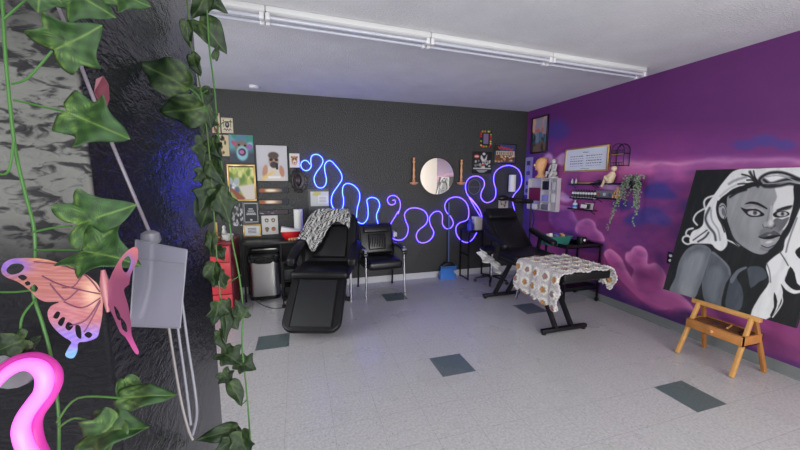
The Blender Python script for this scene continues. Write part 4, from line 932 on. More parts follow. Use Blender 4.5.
def landscape(p):
    p.mix(np.ones(len(p.x)), (150, 160, 90)); blobs(p, [(190, 200, 110), (110, 140, 70), (220, 220, 150)], 26, 4, (.06, .16), (0, 1), (0, .5)); p.poly([(.35, .6), (1, .52), (1, 1), (.6, 1)], (214, 206, 196), soft=.03); blobs(p, [(170, 180, 190), (90, 110, 140), (230, 230, 226)], 10, 9, (.05, .11), (.02, .35), (.4, .75)); p.poly([(.0, .66), (.12, .66), (.6, .95), (.5, 1), (.3, 1)], (150, 84, 70), soft=.02); p.rect(0, 0, 1, .05, (60, 50, 40))
framed('picture_frame', 'gold framed bright landscape print on the gallery wall', 'picture', (228, 164.5, 256, 201), 'back', landscape, .022, 'gold', .025, 44, 56)
def selfie(p):
    p.mix(np.ones(len(p.x)), (202, 200, 204)); p.mix(np.clip((p.y-.4)*1.5, 0, .4), (186, 184, 190)); p.poly([(.2, 1), (.22, .72), (.38, .6), (.7, .6), (.86, .75), (.88, 1)], (214, 206, 200), soft=.02, smooth=3)
    p.ell(.26, .72, .08, .18, (190, 140, 116), rot=15); p.ell(.8, .72, .08, .16, (186, 136, 112), rot=-12); p.ell(.55, .42, .16, .2, (176, 142, 128)); p.ell(.55, .28, .17, .1, (90, 74, 70)); p.ell(.55, .54, .12, .09, (70, 60, 58)); p.ell(.47, .4, .06, .04, (50, 40, 40)); p.ell(.64, .4, .06, .04, (50, 40, 40))
    p.poly([(.1, 1), (.2, .86), (.5, .72), (.62, .74), (.3, .9), (.2, 1)], (230, 196, 120), soft=.03); p.rect(.35, .86, .75, .93, (236, 232, 228)); p.rect(.62, .5, .7, .68, (40, 40, 44))
framed('picture_frame', 'tall pale drawing of a bearded figure in thin black frame', 'picture', (256, 145, 288, 181.5), 'back', selfie, .008, 'black_plastic', .02, 50, 60)
def tiger(p): p.mix(np.ones(len(p.x)), (220, 212, 202)); p.ell(.5, .5, .3, .32, (186, 132, 90)); p.ell(.5, .62, .16, .16, (226, 206, 180)); p.ell(.36, .42, .07, .05, ink); p.ell(.64, .42, .07, .05, ink); p.line([(.3, .3), (.45, .36)], .05, ink); p.line([(.7, .3), (.55, .36)], .05, ink); p.ell(.5, .66, .08, .05, (120, 40, 40)); p.ell(.24, .26, .08, .08, (150, 90, 60)); p.ell(.76, .26, .08, .08, (150, 90, 60))
sheet_only('art_card', 'small white card with orange tiger face left of the blue neon', 'art card', (289.5, 153.5, 299.5, 167.5), 'back', tiger, edge=(220, 215, 210))
# black carved oval plaque
loc, rz, w, h = wall_place(290.5, 168, 306.5, 192.5, 'back'); t = thing('carved_plaque', 'black carved oval plaque left of the blue neon rope', 'wall ornament', loc)
q = M(); pts = [(w/2*(1+.08*math.sin(14*a))*math.cos(a), h/2+h/2*(1+.06*math.sin(14*a))*math.sin(a)) for a in [2*math.pi*j/112 for j in range(112)]]; q.prism(pts, lambda a, z, y: (a, y, z), -.02, 0); q.build('backing', K['black_plastic'], t, bevel=.003)
q = M(); q.tube([(w*.36*math.cos(a), -.022, h/2+h*.38*math.sin(a)) for a in [2*math.pi*j/36 for j in range(36)]], .009, 8, True); q.build('carved_ring', mat('bronze_dark', (64, 48, 56), .35, .4), t, smooth=True)
q = M(); q.ell((0, -.02, h/2), (w*.2, .03, h*.24), 16, 10); 
for a in range(8): q.ell((w*.42*math.cos(a*.785+.39), -.02, h/2+h*.43*math.sin(a*.785+.39)), (.012, .012, .012), 8, 6)
q.build('carving', mat('bronze_mid', (54, 40, 48), .3, .4), t, smooth=True)
# three narrow glossy display bars, warm reflections painted on the upper two
for i, (y, lb) in enumerate(((190.5, 'top'), (202, 'middle'), (212.2, 'lowest'))):
    def bar_(p, i=i):
        p.mix(np.ones(len(p.x)), (70, 60, 66)); 
        if i < 2: p.ell(.38, .5, .32, .42, (232, 196, 150), soft=.6); p.ell(.12, .6, .1, .5, (170, 96, 60), soft=.5); p.rect(.8, .2, .97, .8, (40, 46, 66)); p.ell(.4, .5, .15, .25, (250, 235, 210), soft=.5)
        else: blobs(p, [(190, 190, 196), (50, 46, 60), (120, 80, 70), (90, 100, 130)], 24, 5, (.02, .06), (0, .75), (.1, .9))
    framed('panorama_print', ['narrow panorama print with warm glow, top of three strips', 'narrow panorama print with warm glow, middle of three strips', 'narrow panorama print with grey figures, lowest of three strips'][i], 'picture', (258.5, y-2.6, 288.5, y+2.4), 'back', bar_, .006, 'black_plastic', .016, 60, 10, 'three narrow panorama prints')
def motif(p):
    p.mix(np.ones(len(p.x)), (208, 206, 200))
    for cx, cy in ((.3, .25), (.72, .25), (.3, .72), (.72, .72)):
        p.ell(cx, cy-.03, .13, .08, (110, 84, 70)); p.ell(cx, cy+.05, .1, .06, (90, 92, 90)); p.ell(cx, cy, .05, .05, (220, 200, 170))
    p.ell(.72, .75, .13, .08, (190, 110, 80)); p.ell(.3, .78, .08, .1, (120, 106, 90))
framed('art_print', 'white print with four small motifs above the steel bin', 'picture', (262, 215.5, 278, 234.3), 'back', motif, .004, 'white', .01, 44, 44)
def quote(p):
    p.mix(np.ones(len(p.x)), (54, 56, 58)); p.line([(.07, .06), (.93, .06), (.93, .94), (.07, .94), (.07, .06)], .04, (190, 190, 190), smooth=0)
    for x0, x1, y in ((.36, .62, .32), (.3, .7, .42), (.24, .78, .52), (.2, .82, .58)): p.line([(x0+(x1-x0)*k/9, y+(.012 if k % 2 else -.012)) for k in range(10)], .03, (225, 225, 225), smooth=0)
    p.ell(.5, .84, .08, .04, (210, 210, 210))
framed('quote_print', 'dark grey quote print with white lettering and white border', 'picture', (243, 201.8, 259, 223.5), 'back', quote, .006, 'grey', .014, 44, 54)
def flor(p): p.mix(np.ones(len(p.x)), (60, 60, 62)); blobs(p, [(200, 200, 200), (150, 150, 152), (24, 24, 26), (186, 186, 188)], 46, 21, (.04, .1))
sheet_only('floral_print', 'black and white floral print half hidden behind the ivy leaves', 'picture', (231, 203, 243, 226), 'back', flor)
def cert(p):
    p.mix(np.ones(len(p.x)), (212, 214, 216))
    for k in range(4): p.line([(.26, .28+.14*k), (.26+.12*(k % 2), .30+.14*k), (.5, .28+.14*k), (.74, .29+.14*k)], .05, (44, 46, 52), smooth=0)
framed('certificate', 'small gold framed black and white print below the quote print', 'picture', (243.5, 224.5, 261, 236.5), 'back', cert, .016, 'gold', .016, 40, 30)
# grey board with papers behind the chair
loc, rz, w, h = wall_place(308, 189, 329.5, 232, 'back'); t = thing('notice_board', 'grey wall board with pinned paper above the reclining chair', 'notice board', loc)
frame_mesh(w, h, .01, .014).build('frame', K['black_plastic'], t); M().bb(-w/2+.008, w/2-.008, -.008, 0, .008, h-.008).build('board', mat('grey_board', (84, 86, 86), .5), t)
def pap(p): p.mix(np.ones(len(p.x)), (204, 206, 202)); p.poly([(.2, 0), (.6, 0), (.55, .2), (.35, .3), (.1, .25)], (196, 190, 110), soft=.03); p.rect(.42, .3, .95, .8, (222, 222, 218)); [p.line([(.5, y), (.85, y)], .03, (150, 150, 150)) for y in (.4, .5, .6, .7)]
sheet_only('notice', 'white notice with yellow corner pinned to the grey wall board', 'paper', (310.5, 191.5, 328.5, 206), 'back', pap).location.y -= .012
# wooden candle sconces
def sconce(x, y0, y1, lab):
    a, b_ = onY(x, y1), onY(x, y0); h = b_[2]-a[2]; t = thing('wall_candlestick', lab, 'candlestick', (a[0], D-.062, a[2]), group='wooden candlesticks flanking the mirror')
    q = M(); q.lathe([(.02, -.0), (.06, .02), (.075, .045), (.05, .05)], 24); q.build('saucer', K['wood_candle'], t, smooth=True)
    q = M(); q.lathe([(.016, .045), (.026, .07), (.013, .1), (.023, .13), (.014, .18), (.021, .24), (.011, .3), (.016, h*.62), (.013, h*.8), (.022, h*.84), (.023, h*.88), (.012, h*.91), (.02, h)], 18); q.build('turned_stem', K['wood_candle'], t, smooth=True)
    M().bb(-.02, .02, .01, .062, .02, .045).build('wall_bracket', K['wood_candle'], t)
sconce(412.5, 158, 185, 'turned wooden candlestick mounted left of the round mirror'); sconce(459.3, 160, 185, 'turned wooden candlestick mounted right of the round mirror')
loc, rz, w, h = wall_place(419.5, 157.5, 453.5, 195, 'back'); R_ = (w+h)/4
t = thing('round_mirror', 'round frameless mirror between two wooden candlesticks', 'mirror', (loc[0], D, loc[2]+h/2))
q = M(); q.lathe([(R_, -.016), (R_, 0)], 64, ax='y'); q.build('backing', K['black_plastic'], t)
q = M(); q.tube([(R_*.985*math.cos(a), -.018, R_*.985*math.sin(a)) for a in [2*math.pi*j/64 for j in range(64)]], .005, 6, True); q.build('rim', K['black_metal'], t, smooth=True)
t2 = M().lathe([(R_*.97, -.021), (R_*.97, -.017)], 64, ax='y').build('mirror_glass', K['mirror'], t)
# skull/rose collage, badge print, red letter poster
def collage(p):
    p.mix(np.ones(len(p.x)), (30, 26, 28)); p.rect(.28, .2, .72, .78, (120, 104, 140)); R = random.Random(5)
    for k in range(26):
        a = k/26*2*math.pi; x, y = .5+.42*max(-1, min(1, 1.3*math.cos(a))), .5+.44*max(-1, min(1, 1.3*math.sin(a))); p.ell(x, y, .08, .06, R.choice([(210, 40, 60), (140, 170, 60), (220, 190, 90), (24, 22, 24), (190, 30, 50)]), soft=.3)
framed('collage_frame', 'small mirror frame edged with red and green ornaments near the corner', 'picture', (480, 130.5, 491.5, 147.5), 'back', collage, 0, nx=40, ny=50)
def badge(p):
    p.mix(np.ones(len(p.x)), (24, 24, 26)); p.ell(.2, .22, .15, .09, (200, 60, 50)); p.ell(.2, .22, .11, .04, (220, 200, 190)); p.poly([(.45, .15), (.6, .35), (.75, .12), (.72, .4), (.62, .6), (.66, .75), (.45, .75), (.5, .5), (.4, .3)], (206, 206, 206), soft=.02, smooth=3)
    blobs(p, [(170, 170, 170), (120, 120, 122), (190, 190, 190)], 20, 14, (.03, .08), (.05, .95), (.4, .75)); p.ell(.55, .62, .1, .05, (190, 50, 44)); p.rect(.03, .75, .97, .82, (196, 196, 196)); p.poly([(.2, .86), (.8, .86), (.6, .97), (.35, .97)], (150, 150, 150)); p.ell(.58, .1, .08, .06, (210, 210, 210))
framed('poster', 'black square poster with white figure and red oval badge', 'poster', (472.3, 151.5, 491.5, 173.5), 'back', badge, .006, 'black_plastic', .014, 50, 50)
def resort(p):
    p.mix(np.ones(len(p.x)), (58, 70, 120)); p.rect(0, 0, .25, .35, (40, 34, 34)); p.line([(.18, .13), (.24, .22), (.34, .12), (.42, .25), (.5, .16), (.6, .27), (.68, .2), (.78, .3), (.86, .22)], .06, (214, 60, 60)); p.rect(.08, .36, .95, .58, (196, 180, 160))
    for k in range(8): p.rect(.12+.1*k, .4, .17+.1*k, .54, (120, 100, 80))
    p.rect(.05, .58, .95, .95, (120, 76, 50)); blobs(p, [(200, 160, 120), (90, 54, 40), (220, 200, 180)], 30, 17, (.03, .06), (.06, .94), (.6, .92))
framed('poster', 'black framed colour poster of a building with red lettering above', 'poster', (493.5, 144, 515.5, 163.8), 'back', resort, .014, 'black_plastic', .02, 56, 50)
# wire ring
p0 = onY(474.3, 187, D-.01); t = M().tube([(p0[0]+.115*math.cos(a), D-.008, p0[2]+.125*math.sin(a)) for a in [2*math.pi*j/40 for j in range(40)]], .004, 6, True)
t.tube([(p0[0]-.1, D-.008, p0[2]), (p0[0]+.1, D-.008, p0[2])], .003, 6); o = t.build('wire_ring', K['grey']); tag(o, 'thin wire ring hanging inside the violet neon loop', 'wall ornament')
# second paper roll on the wall, small bag
loc, rz, w, h = wall_place(504.8, 175, 514, 191.5, 'back'); t = thing('towel_roll', 'white paper towel roll mounted upright on charcoal wall inside neon loop', 'paper towel', (loc[0], D-.08, loc[2]), group='paper towel rolls')
M().lathe([(.02, 0), (.06, 0), (.06, h), (.02, h)], 28).build('roll', K['paper'], t, smooth=True); q = M(); q.tube([(0, 0, -.02), (0, 0, h+.02)], .008, 8); q.bb(-.01, .01, 0, .08, -.02, -.005); q.bb(-.01, .01, 0, .08, h+.005, h+.02); q.build('bracket', K['black_metal'], t)
def bag(p): p.mix(np.ones(len(p.x)), (190, 184, 170)); p.rect(0, 0, 1, .22, (96, 120, 60)); blobs(p, [(150, 140, 120), (80, 70, 60)], 8, 31, (.05, .14), (.2, .8), (.35, .8))
sheet_only('leaflet', 'small cream leaflet with green top edge pinned behind the black lamp', 'paper', (498.5, 196, 508, 209), 'back', bag)
# outlet with plug on back wall
def outlet(x0, y0, x1, y1, wall, lab, m, plug):
    loc, rz, w, h = wall_place(x0, y0, x1, y1, wall); t = thing('wall_outlet', lab, 'outlet', loc, rz); M().bb(-w/2, w/2, -.008, 0, 0, h).build('cover_plate', K[m], t, bevel=.003)
    for z in (h*.3, h*.7): M().lathe([(.016, -.012), (.016, -.007)], 16, (0, 0, z), ax='y').build('socket', K['white' if m != 'white' else 'grey'], t)
    if plug: M().bb(-.03, .03, -.05, -.012, h*.3, h*.75).build('plug_adapter', K['white'], t, bevel=.006)
outlet(392.3, 229.5, 396.5, 239, 'back', 'dark outlet with white plug right of the guest chair', 'black_plastic', True)
outlet(667.5, 252, 674.5, 264, 'right', 'black wall outlet on the mural beside the portrait canvas', 'black_plastic', False)
# ================================================================ ON THE MURAL WALL
def sunset(p):
    p.mix(np.ones(len(p.x)), (126, 132, 150)); p.mix(np.clip((.5-abs(p.y-.3))*2.2, 0, 1), (196, 138, 128)); p.ell(.5, .36, .5, .05, (200, 110, 90)); blobs(p, [(160, 150, 160), (220, 170, 150)], 10, 3, (.08, .2), (0, 1), (0, .35)); p.mix((p.y > .5)*1.0, (70, 84, 102)); blobs(p, [(90, 120, 140), (50, 60, 80), (120, 140, 150)], 26, 8, (.05, .15), (0, 1), (.5, .75)); p.mix(np.clip((p.y-.72)*6, 0, 1), (96, 78, 66)); blobs(p, [(120, 96, 76), (60, 50, 46)], 14, 9, (.06, .16), (0, 1), (.75, 1)); p.rect(0, .4, .06, 1, (40, 36, 40))
framed('seascape_picture', 'black framed tall sunset seascape print near the corner on purple wall', 'picture', (532.3, 116.5, 548.3, 153), 'right', sunset, .022, 'black_plastic', .025, 40, 60)
def text(p):
    p.mix(np.ones(len(p.x)), (222, 226, 236)); R = random.Random(4); dk = (70, 72, 84)
    p.line([(.44, .18), (.48, .17), (.52, .19), (.56, .18)], .02, dk, smooth=0)
    for k in range(5):
        y = .34+.11*k
        for s0, s1 in ((.12, .46), (.52, .88)):
            x = s0
            while x < s1:
                L = R.uniform(.02, .06); p.rect(x, y-.012, min(x+L, s1), y+.014, dk); x += L+.015
    p.line([(.4, .92), (.46, .91), (.54, .93), (.6, .92)], .015, dk, smooth=0)
framed('framed_text', 'wide gold framed sheet with printed lines of text on the mural', 'picture', (566.2, 147, 609.5, 171.5), 'right', text, .02, 'gold', .03, 130, 60)
# white display strip in the corner
def strip(p): p.mix(np.ones(len(p.x)), (168, 160, 196)); [(p.rect(.3, y-.05, .72, y+.05, (70, 70, 100))) for y in (.15, .42, .68, .88)]; p.line([(.3, .6), (.45, .4), (.6, .2)], .05, (110, 90, 230))
sheet_only('display_strip', 'tall narrow lilac display strip in the corner beside the mannequin head', 'wall panel', (524.3, 157.5, 532.3, 195), 'right', strip, 16, 70, edge=(180, 175, 200))
# cubby shelf
def onwall_shelf(name, lab, cat, x0, y0, x1, y1): 
    loc, rz, w, h = wall_place(x0, y0, x1, y1, 'right'); return thing(name, lab, cat, loc, rz), w, h
K['cubby'] = mat('pale_wood', (206, 200, 202), .5)
t, w, h = onwall_shelf('cubby_shelf', 'pale wall cubby shelf full of cards under the mannequin head', 'shelf', 531.5, 178.5, 560.5, 210); dp_ = .08
M().bb(-w/2, w/2, -.008, 0, 0, h).build('back_panel', K['cubby'], t)
for z in (.0, h*.27, h): M().bb(-w/2, w/2, -dp_, -.008, z-.006, z+.006).build('shelf_board', K['cubby'], t)
for x in (-w/2, -w*.02, w*.26, w/2): M().bb(x-.006, x+.006, -dp_, -.008, .006, h-.006).build('divider', K['cubby'], t)
M().bb(-w*.02, w*.5, -dp_, -.008, h*.62, h*.64).build('shelf_board', K['cubby'], t)
cub = t; cl = np.array(t.location)
def incub(lx, z, w_, h_, m, lab, name='card_box', cat='box', dd=.05):
    o = M().bb(-w_/2, w_/2, -dd/2, dd/2, 0, h_).build(name, m, bevel=.003); o.location = (W-.045, cl[1]-lx, cl[2]+z); o.rotation_euler = (0, 0, -math.pi/2); tag(o, lab, cat)
mr_ = mat('maroon_box', (120, 26, 48), .4)
incub(-w*.27, h*.27+.006, w*.40, h*.42, mr_, 'maroon box in the left compartment of the cubby shelf')
incub(w*.11, h*.27+.006, w*.2, h*.2, mat('blue_white_box', (150, 150, 210), .4), 'blue and white box low in the middle compartment of the cubby')
incub(w*.38, h*.27+.006, w*.14, h*.26, K['paper'], 'white paper item in the right compartment of the cubby')
incub(w*.12, h*.64+.006, w*.22, h*.26, K['black_plastic'], 'black box in the upper middle compartment of the cubby')
incub(w*.38, h*.64+.006, w*.12, h*.24, K['stone'], 'pale figurine box in the upper right cubby compartment')
incub(w*.1, .008, w*.3, h*.16, K['grey'], 'grey box in the bottom row of the cubby shelf')
incub(-w*.3, .008, w*.25, h*.16, K['paper'], 'white box at the lower left of the cubby shelf')
# mannequin head, facing left in the picture
def bust(loc, s, m):
    t = thing('mannequin_head', 'tan bald mannequin head in profile on top of the cubby shelf', 'mannequin head', loc, math.radians(58))
    n = 20
    prof = [(0, .0, .105, .075, .0), (0, .02, .10, .07, 0), (0, .05, .062, .055, .0), (0, .09, .05, .05, .0), (.008, .13, .062, .055, .0), (.016, .16, .078, .062, 0), (.014, .2, .088, .07, 0), (.006, .25, .096, .076, 0), (.0, .29, .09, .072, 0), (-.006, .32, .07, .056, 0), (-.008, .338, .04, .034, 0), (-.008, .345, .005, .005, 0)]
    rg = []
    for oy, z, ry, rx, _ in prof:
        r_ = []
        for j in range(n):
            a = 2*math.pi*j/n; yy, xx = math.cos(a)*ry, math.sin(a)*rx
            r_.append((xx*s, (yy+oy)*s, z*s))
        rg.append(r_)
    q = M(); q.rings(rg); fy = .095
    q.ell((0, (fy+.012)*s, .215*s), (.013*s, .022*s, .024*s), 12, 8); q.ell((0, (fy-.002)*s, .172*s), (.022*s, .014*s, .010*s), 10, 6); q.ell((0, (fy-.01)*s, .145*s), (.02*s, .018*s, .014*s), 10, 6); q.ell((0, (fy-.004)*s, .247*s), (.04*s, .014*s, .008*s), 12, 6)
    for sx in (-1, 1): q.ell((sx*.077*s, -.005*s, .21*s), (.01*s, .02*s, .03*s), 10, 7); q.ell((sx*.03*s, (fy-.016)*s, .232*s), (.016*s, .012*s, .009*s), 10, 6)
    q.build('head', m, t, sub=1, smooth=True); return t
a_ = onX(541.5, 178, W-.08); bust((W-.09, a_[1], cl[2]+h+.006), .98, K['skin'])
def seated(loc, rz, s, m, name, lab, lean=0):
    """small seated statuette: body, limbs and head as one mesh"""
    q = M(); q.lathe([(.07*s, 0), (.06*s, .02*s)], 14)
    q.ell((0, 0, .06*s), (.055*s, .05*s, .04*s), 12, 8); q.ell((0, .005*s, .13*s), (.04*s, .03*s, .06*s), 12, 8); q.ell((.0, 0, .175*s), (.045*s, .028*s, .022*s), 12, 8); q.ell((0, -.005*s, .225*s), (.026*s, .028*s, .033*s), 12, 8)
    for sx in (-1, 1):
        q.tube([(sx*.03*s, 0, .06*s), (sx*.05*s, -.07*s, .075*s), (sx*.03*s, -.09*s, .02*s)], [.024*s, .02*s, .013*s], 8); q.tube([(sx*.045*s, 0, .18*s), (sx*.06*s, -.02*s, .12*s), (sx*.02*s, -.055*s, .1*s)], [.014*s, .012*s, .01*s], 8)
    t = q.build(name, m, smooth=True); t.location = loc; t.rotation_euler = (0, 0, rz); return tag(t, lab, 'statuette')
a_ = onX(552.5, 178, W-.08); seated((W-.07, a_[1], cl[2]+h+.006), -math.pi/2, 1.15, K['stone'], 'statuette', 'small white seated classical statuette on the cubby shelf beside the mannequin head')
# wire arch shelf
loc, rz, w, h = wall_place(616, 141, 631.5, 166.5, 'right'); t = thing('wire_arch_shelf', 'black wire arch shelf with two small tiers on the mural', 'shelf', loc, rz)
q = M(); aw = w*.42
for y in (-.005, -.1): q.tube([(-aw, y, 0), (-aw, y, h*.6)]+[(-aw*math.cos(k/12*math.pi), y, h*.6+aw*1.0*math.sin(k/12*math.pi)*min(1, h*.4/aw)) for k in range(13)]+[(aw, y, 0)], .005, 6)
q.build('arch_frame', K['black_metal'], t)
for z in (0.01, h*.5):
    q = M()
    for k in range(9): q.tube([(-aw+2*aw*k/8, -.005, z), (-aw+2*aw*k/8, -.1, z), (-aw+2*aw*k/8, -.1, z+.04)], .0035, 5)
    q.tube([(-aw, -.1, z+.04), (aw, -.1, z+.04)], .004, 6); q.tube([(-aw, -.1, z), (aw, -.1, z)], .004, 6); q.build('wire_shelf', K['black_metal'], t)
M().bb(-aw, aw, -.1, -.092, h*.5-.012, h*.5).build('gold_edge', K['gold'], t)
# ledges and what stands on them
def ledge(lab, x0, x1, y, m='black_metal', d=.1):
    a, b_ = onX(x0, y, W-.05), onX(x1, y, W-.05); w = abs(a[1]-b_[1]); t = thing('wall_ledge', lab, 'shelf', (W, (a[1]+b_[1])/2, (a[2]+b_[2])/2-.008), -math.pi/2, 'small wall ledges on the mural')
    M().bb(-w/2, w/2, -d, 0, 0, .008).build('board', K[m], t); M().bb(-w/2, w/2, -d, -d+.004, .008, .02).build('lip', K[m], t)
    for x in (-w*.4, w*.4): M().bar((x, 0, -.05), (x, -d*.8, 0), .006, .006).build('bracket', K['black_metal'], t)
    return t, (a[1]+b_[1])/2, (a[2]+b_[2])/2, w
t, yc, zt, w = ledge('narrow ledge holding gold tray and tiny bottles below the framed text', 571, 597, 184.5)
o = M().bb(-.13, .13, -.03, .03, .0, .03).build('gold_tray', K['gold'], bevel=.004); o.location = (W-.05, yc-.05, zt+.001); o.rotation_euler = (0, 0, -math.pi/2); tag(o, 'low shining gold tray on the upper ledge', 'tray')
for k, dy in enumerate((.3*w+.07, .3*w+.0)):
    o = M().lathe([(.016, 0), (.018, .05), (.008, .06), (.008, .08)], 12).build('tiny_bottle', K['stone'], smooth=True); o.location = (W-.05, yc+dy, zt+.001); tag(o, ['leftmost', 'right-hand'][k]+' of the two tiny pale bottles left of the gold tray', 'bottle', 'tiny bottles by the gold tray')
t, yc, zt, w = ledge('black ledge holding a row of ink bottles', 572, 595.5, 198.5)
inkb = None
for k in range(9):
    loc = (W-.05, yc+w*.46-k*w*.92/8, zt+.001)
    if inkb is None:
        inkb = thing('ink_bottle', 'slim black and white ink bottle, leftmost in the ledge row', 'ink bottle', loc, -math.pi/2, 'ink bottles in a row on the ledge')
        M().lathe([(.019, 0), (.02, .01), (.02, .08), (.008, .092)], 14).build('body', K['white'], inkb, smooth=True)
        M().lathe([(.0205, .015), (.0205, .06)], 14).build('label_band', K['black_plastic'], inkb, smooth=True); M().lathe([(.01, .088), (.009, .115), (.004, .125)], 10).build('cap', K['black_plastic'], inkb)
    else: dup(inkb, loc, None, 'slim black and white ink bottle, '+['second', 'third', 'fourth', 'middle one, fifth', 'sixth', 'seventh', 'eighth', 'ninth and last'][k-1]+' from the left in the ledge row')
# long spool/rack with pale tray
t, yc, zt, w = ledge('black ledge holding the pale compact case and a small figure', 597, 619, 198.5)
o = thing('compact_case', 'pale open case with round coloured pans on the right ledge', 'case', (W-.02, yc+.06, zt+.001), -math.pi/2)
M().bb(-.16, .16, -.02, .0, 0, .1).build('case', K['grey'], o, bevel=.004)
for x, c in ((-.09, (150, 70, 50)), (.0, (200, 200, 210)), (.08, (90, 90, 110))): M().lathe([(.022, -.026), (.022, -.02)], 16, (x, 0, .05), ax='y').build('pan', mat('pan', c, .5), o)
seated((W-.05, yc-w*.42, zt+.001), -math.pi/2, .6, K['skin'], 'statuette', 'tiny pinkish figure at the right end of the ledge beside the plant')
t, yc, zt, w = ledge('long thin black ledge holding the reclining figure', 593, 628, 184)
a_ = onX(611, 185, W-.05)
q = M(); Rr = Matrix.Rotation(0, 3, 'X')
q.ell((0, 0, .05), (.04, .035, .045), 12, 8); q.tube([(0, 0, .05), (.03, 0, .13), (.035, 0, .17)], [.045, .042, .02], 10); q.ell((.045, 0, .21), (.034, .034, .038), 12, 8); q.tube([(0, -.02, .05), (-.04, -.03, .10), (-.07, -.02, .03), (-.1, -.02, -.02)], [.032, .026, .02, .014], 8); q.tube([(0, .02, .05), (-.02, .0, .08), (-.06, .02, .0)], [.03, .024, .014], 8); q.tube([(.04, -.03, .15), (.0, -.04, .12), (-.03, -.03, .11)], [.018, .015, .012], 8)
o = q.build('reclining_figure', mat('cream_resin', (226, 204, 168), .5), smooth=True); o.location = (W-.075, a_[1], a_[2]+.0); o.rotation_euler = (0, 0, -math.pi/2); tag(o, 'cream figure of a seated curled person on the long ledge left of the plant', 'statuette')
o = M().lathe([(.02, 0), (.045, .03), (.02, .05), (.01, .07)], 14).build('small_dish', K['dkgrey'], smooth=True); o.location = (W-.05, a_[1]+.2, a_[2]+.0); tag(o, 'small dark footed dish left of the cream figure', 'dish')
# low ledge: lotion bottle, cards
t, yc, zt, w = ledge('lowest short ledge with bottle and cards below the ink bottles', 570, 595, 209.5)
bt = thing('lotion_bottle', 'white and blue pump bottle on the lowest ledge', 'bottle', (W-.05, yc+.13, zt+.001), -math.pi/2)
M().lathe([(.03, 0), (.032, .01), (.032, .08), (.012, .095)], 18).build('body', K['white'], bt, smooth=True); M().lathe([(.0325, .02), (.0325, .06)], 18).build('label_band', K['blue'], bt, smooth=True); M().lathe([(.01, .09), (.01, .12), (.022, .125), (.0, .13)], 12).build('pump', K['white'], bt, smooth=True)
for k in range(3):
    o = M().box((0, 0, .045), (.14-.02*k, .006, .09-.02*k), Matrix.Rotation(-.15, 3, 'X')).build('business_card', [K['cubby'], K['dkgrey'], K['paper']][k]); o.location = (W-.025-.025*k, yc-.09+.02*k, zt+.006); o.rotation_euler = (0, 0, -math.pi/2); tag(o, ['pale card at the back of the stack on the lowest ledge', 'dark card in the middle of the stack on the lowest ledge', 'smallest white card at the front of the lowest ledge'][k], 'card', 'cards standing on the lowest ledge')
# hanging plant
a_ = onX(636, 186, W-.07); pl = thing('trailing_plant', 'potted string plant with long pale green trails hanging on the mural', 'potted plant', (W-.09, a_[1], a_[2]-.03))
M().lathe([(.05, 0), (.065, .03), (.07, .09), (.06, .09), (.055, .03)], 18).build('pot', K['black_plastic'], pl, smooth=True)
M().bb(.0, .09, -.01, .01, .01, .03).build('pot_bracket', K['black_metal'], pl)
R = random.Random(9); K['trail'] = mat('trailing_leaf', (136, 146, 128), .6, var=.25, vscale=30)
q = M(); st_ = M()
for k in range(17):
    ang_ = R.uniform(0, 2*math.pi); L_ = R.choice([.08, .12, .16, .2, .28]) if k > 4 else (.62, .45, .5, .36, .3)[k]
    yy = R.uniform(-.085, .085) if k > 4 else (.1, .09, -.06, -.07, -.09)[k]; x1, y1 = -.055+R.uniform(-.03, .02), yy*1.1
    pts = [(0, 0, .09), (x1*.6, y1*.6, .12+R.uniform(0, .05)), (x1, y1, .06)]
    n_ = int(L_/.045)
    for i in range(1, n_+1): pts.append((x1+R.uniform(-.012, .012), y1+R.uniform(-.012, .012)+.03*i*(y1 > 0)*.4, .06-i*.045))
    st_.tube(pts, .0025, 4)
    for pt in cr(pts[1:], 3): 
        q.ell((pt[0]+R.uniform(-.014, .014), pt[1]+R.uniform(-.016, .016), pt[2]+R.uniform(-.01, .01)), (.007, .010, .008), 6, 4)
for k in range(40): q.ell((R.uniform(-.08, .04), R.uniform(-.1, .1), .09+R.uniform(0, .07)), (.011, .013, .011), 6, 4)
st_.build('stems', K['stem'], pl); o = q.build('leaves', K['trail'], pl, smooth=True); o['kind'] = 'stuff'
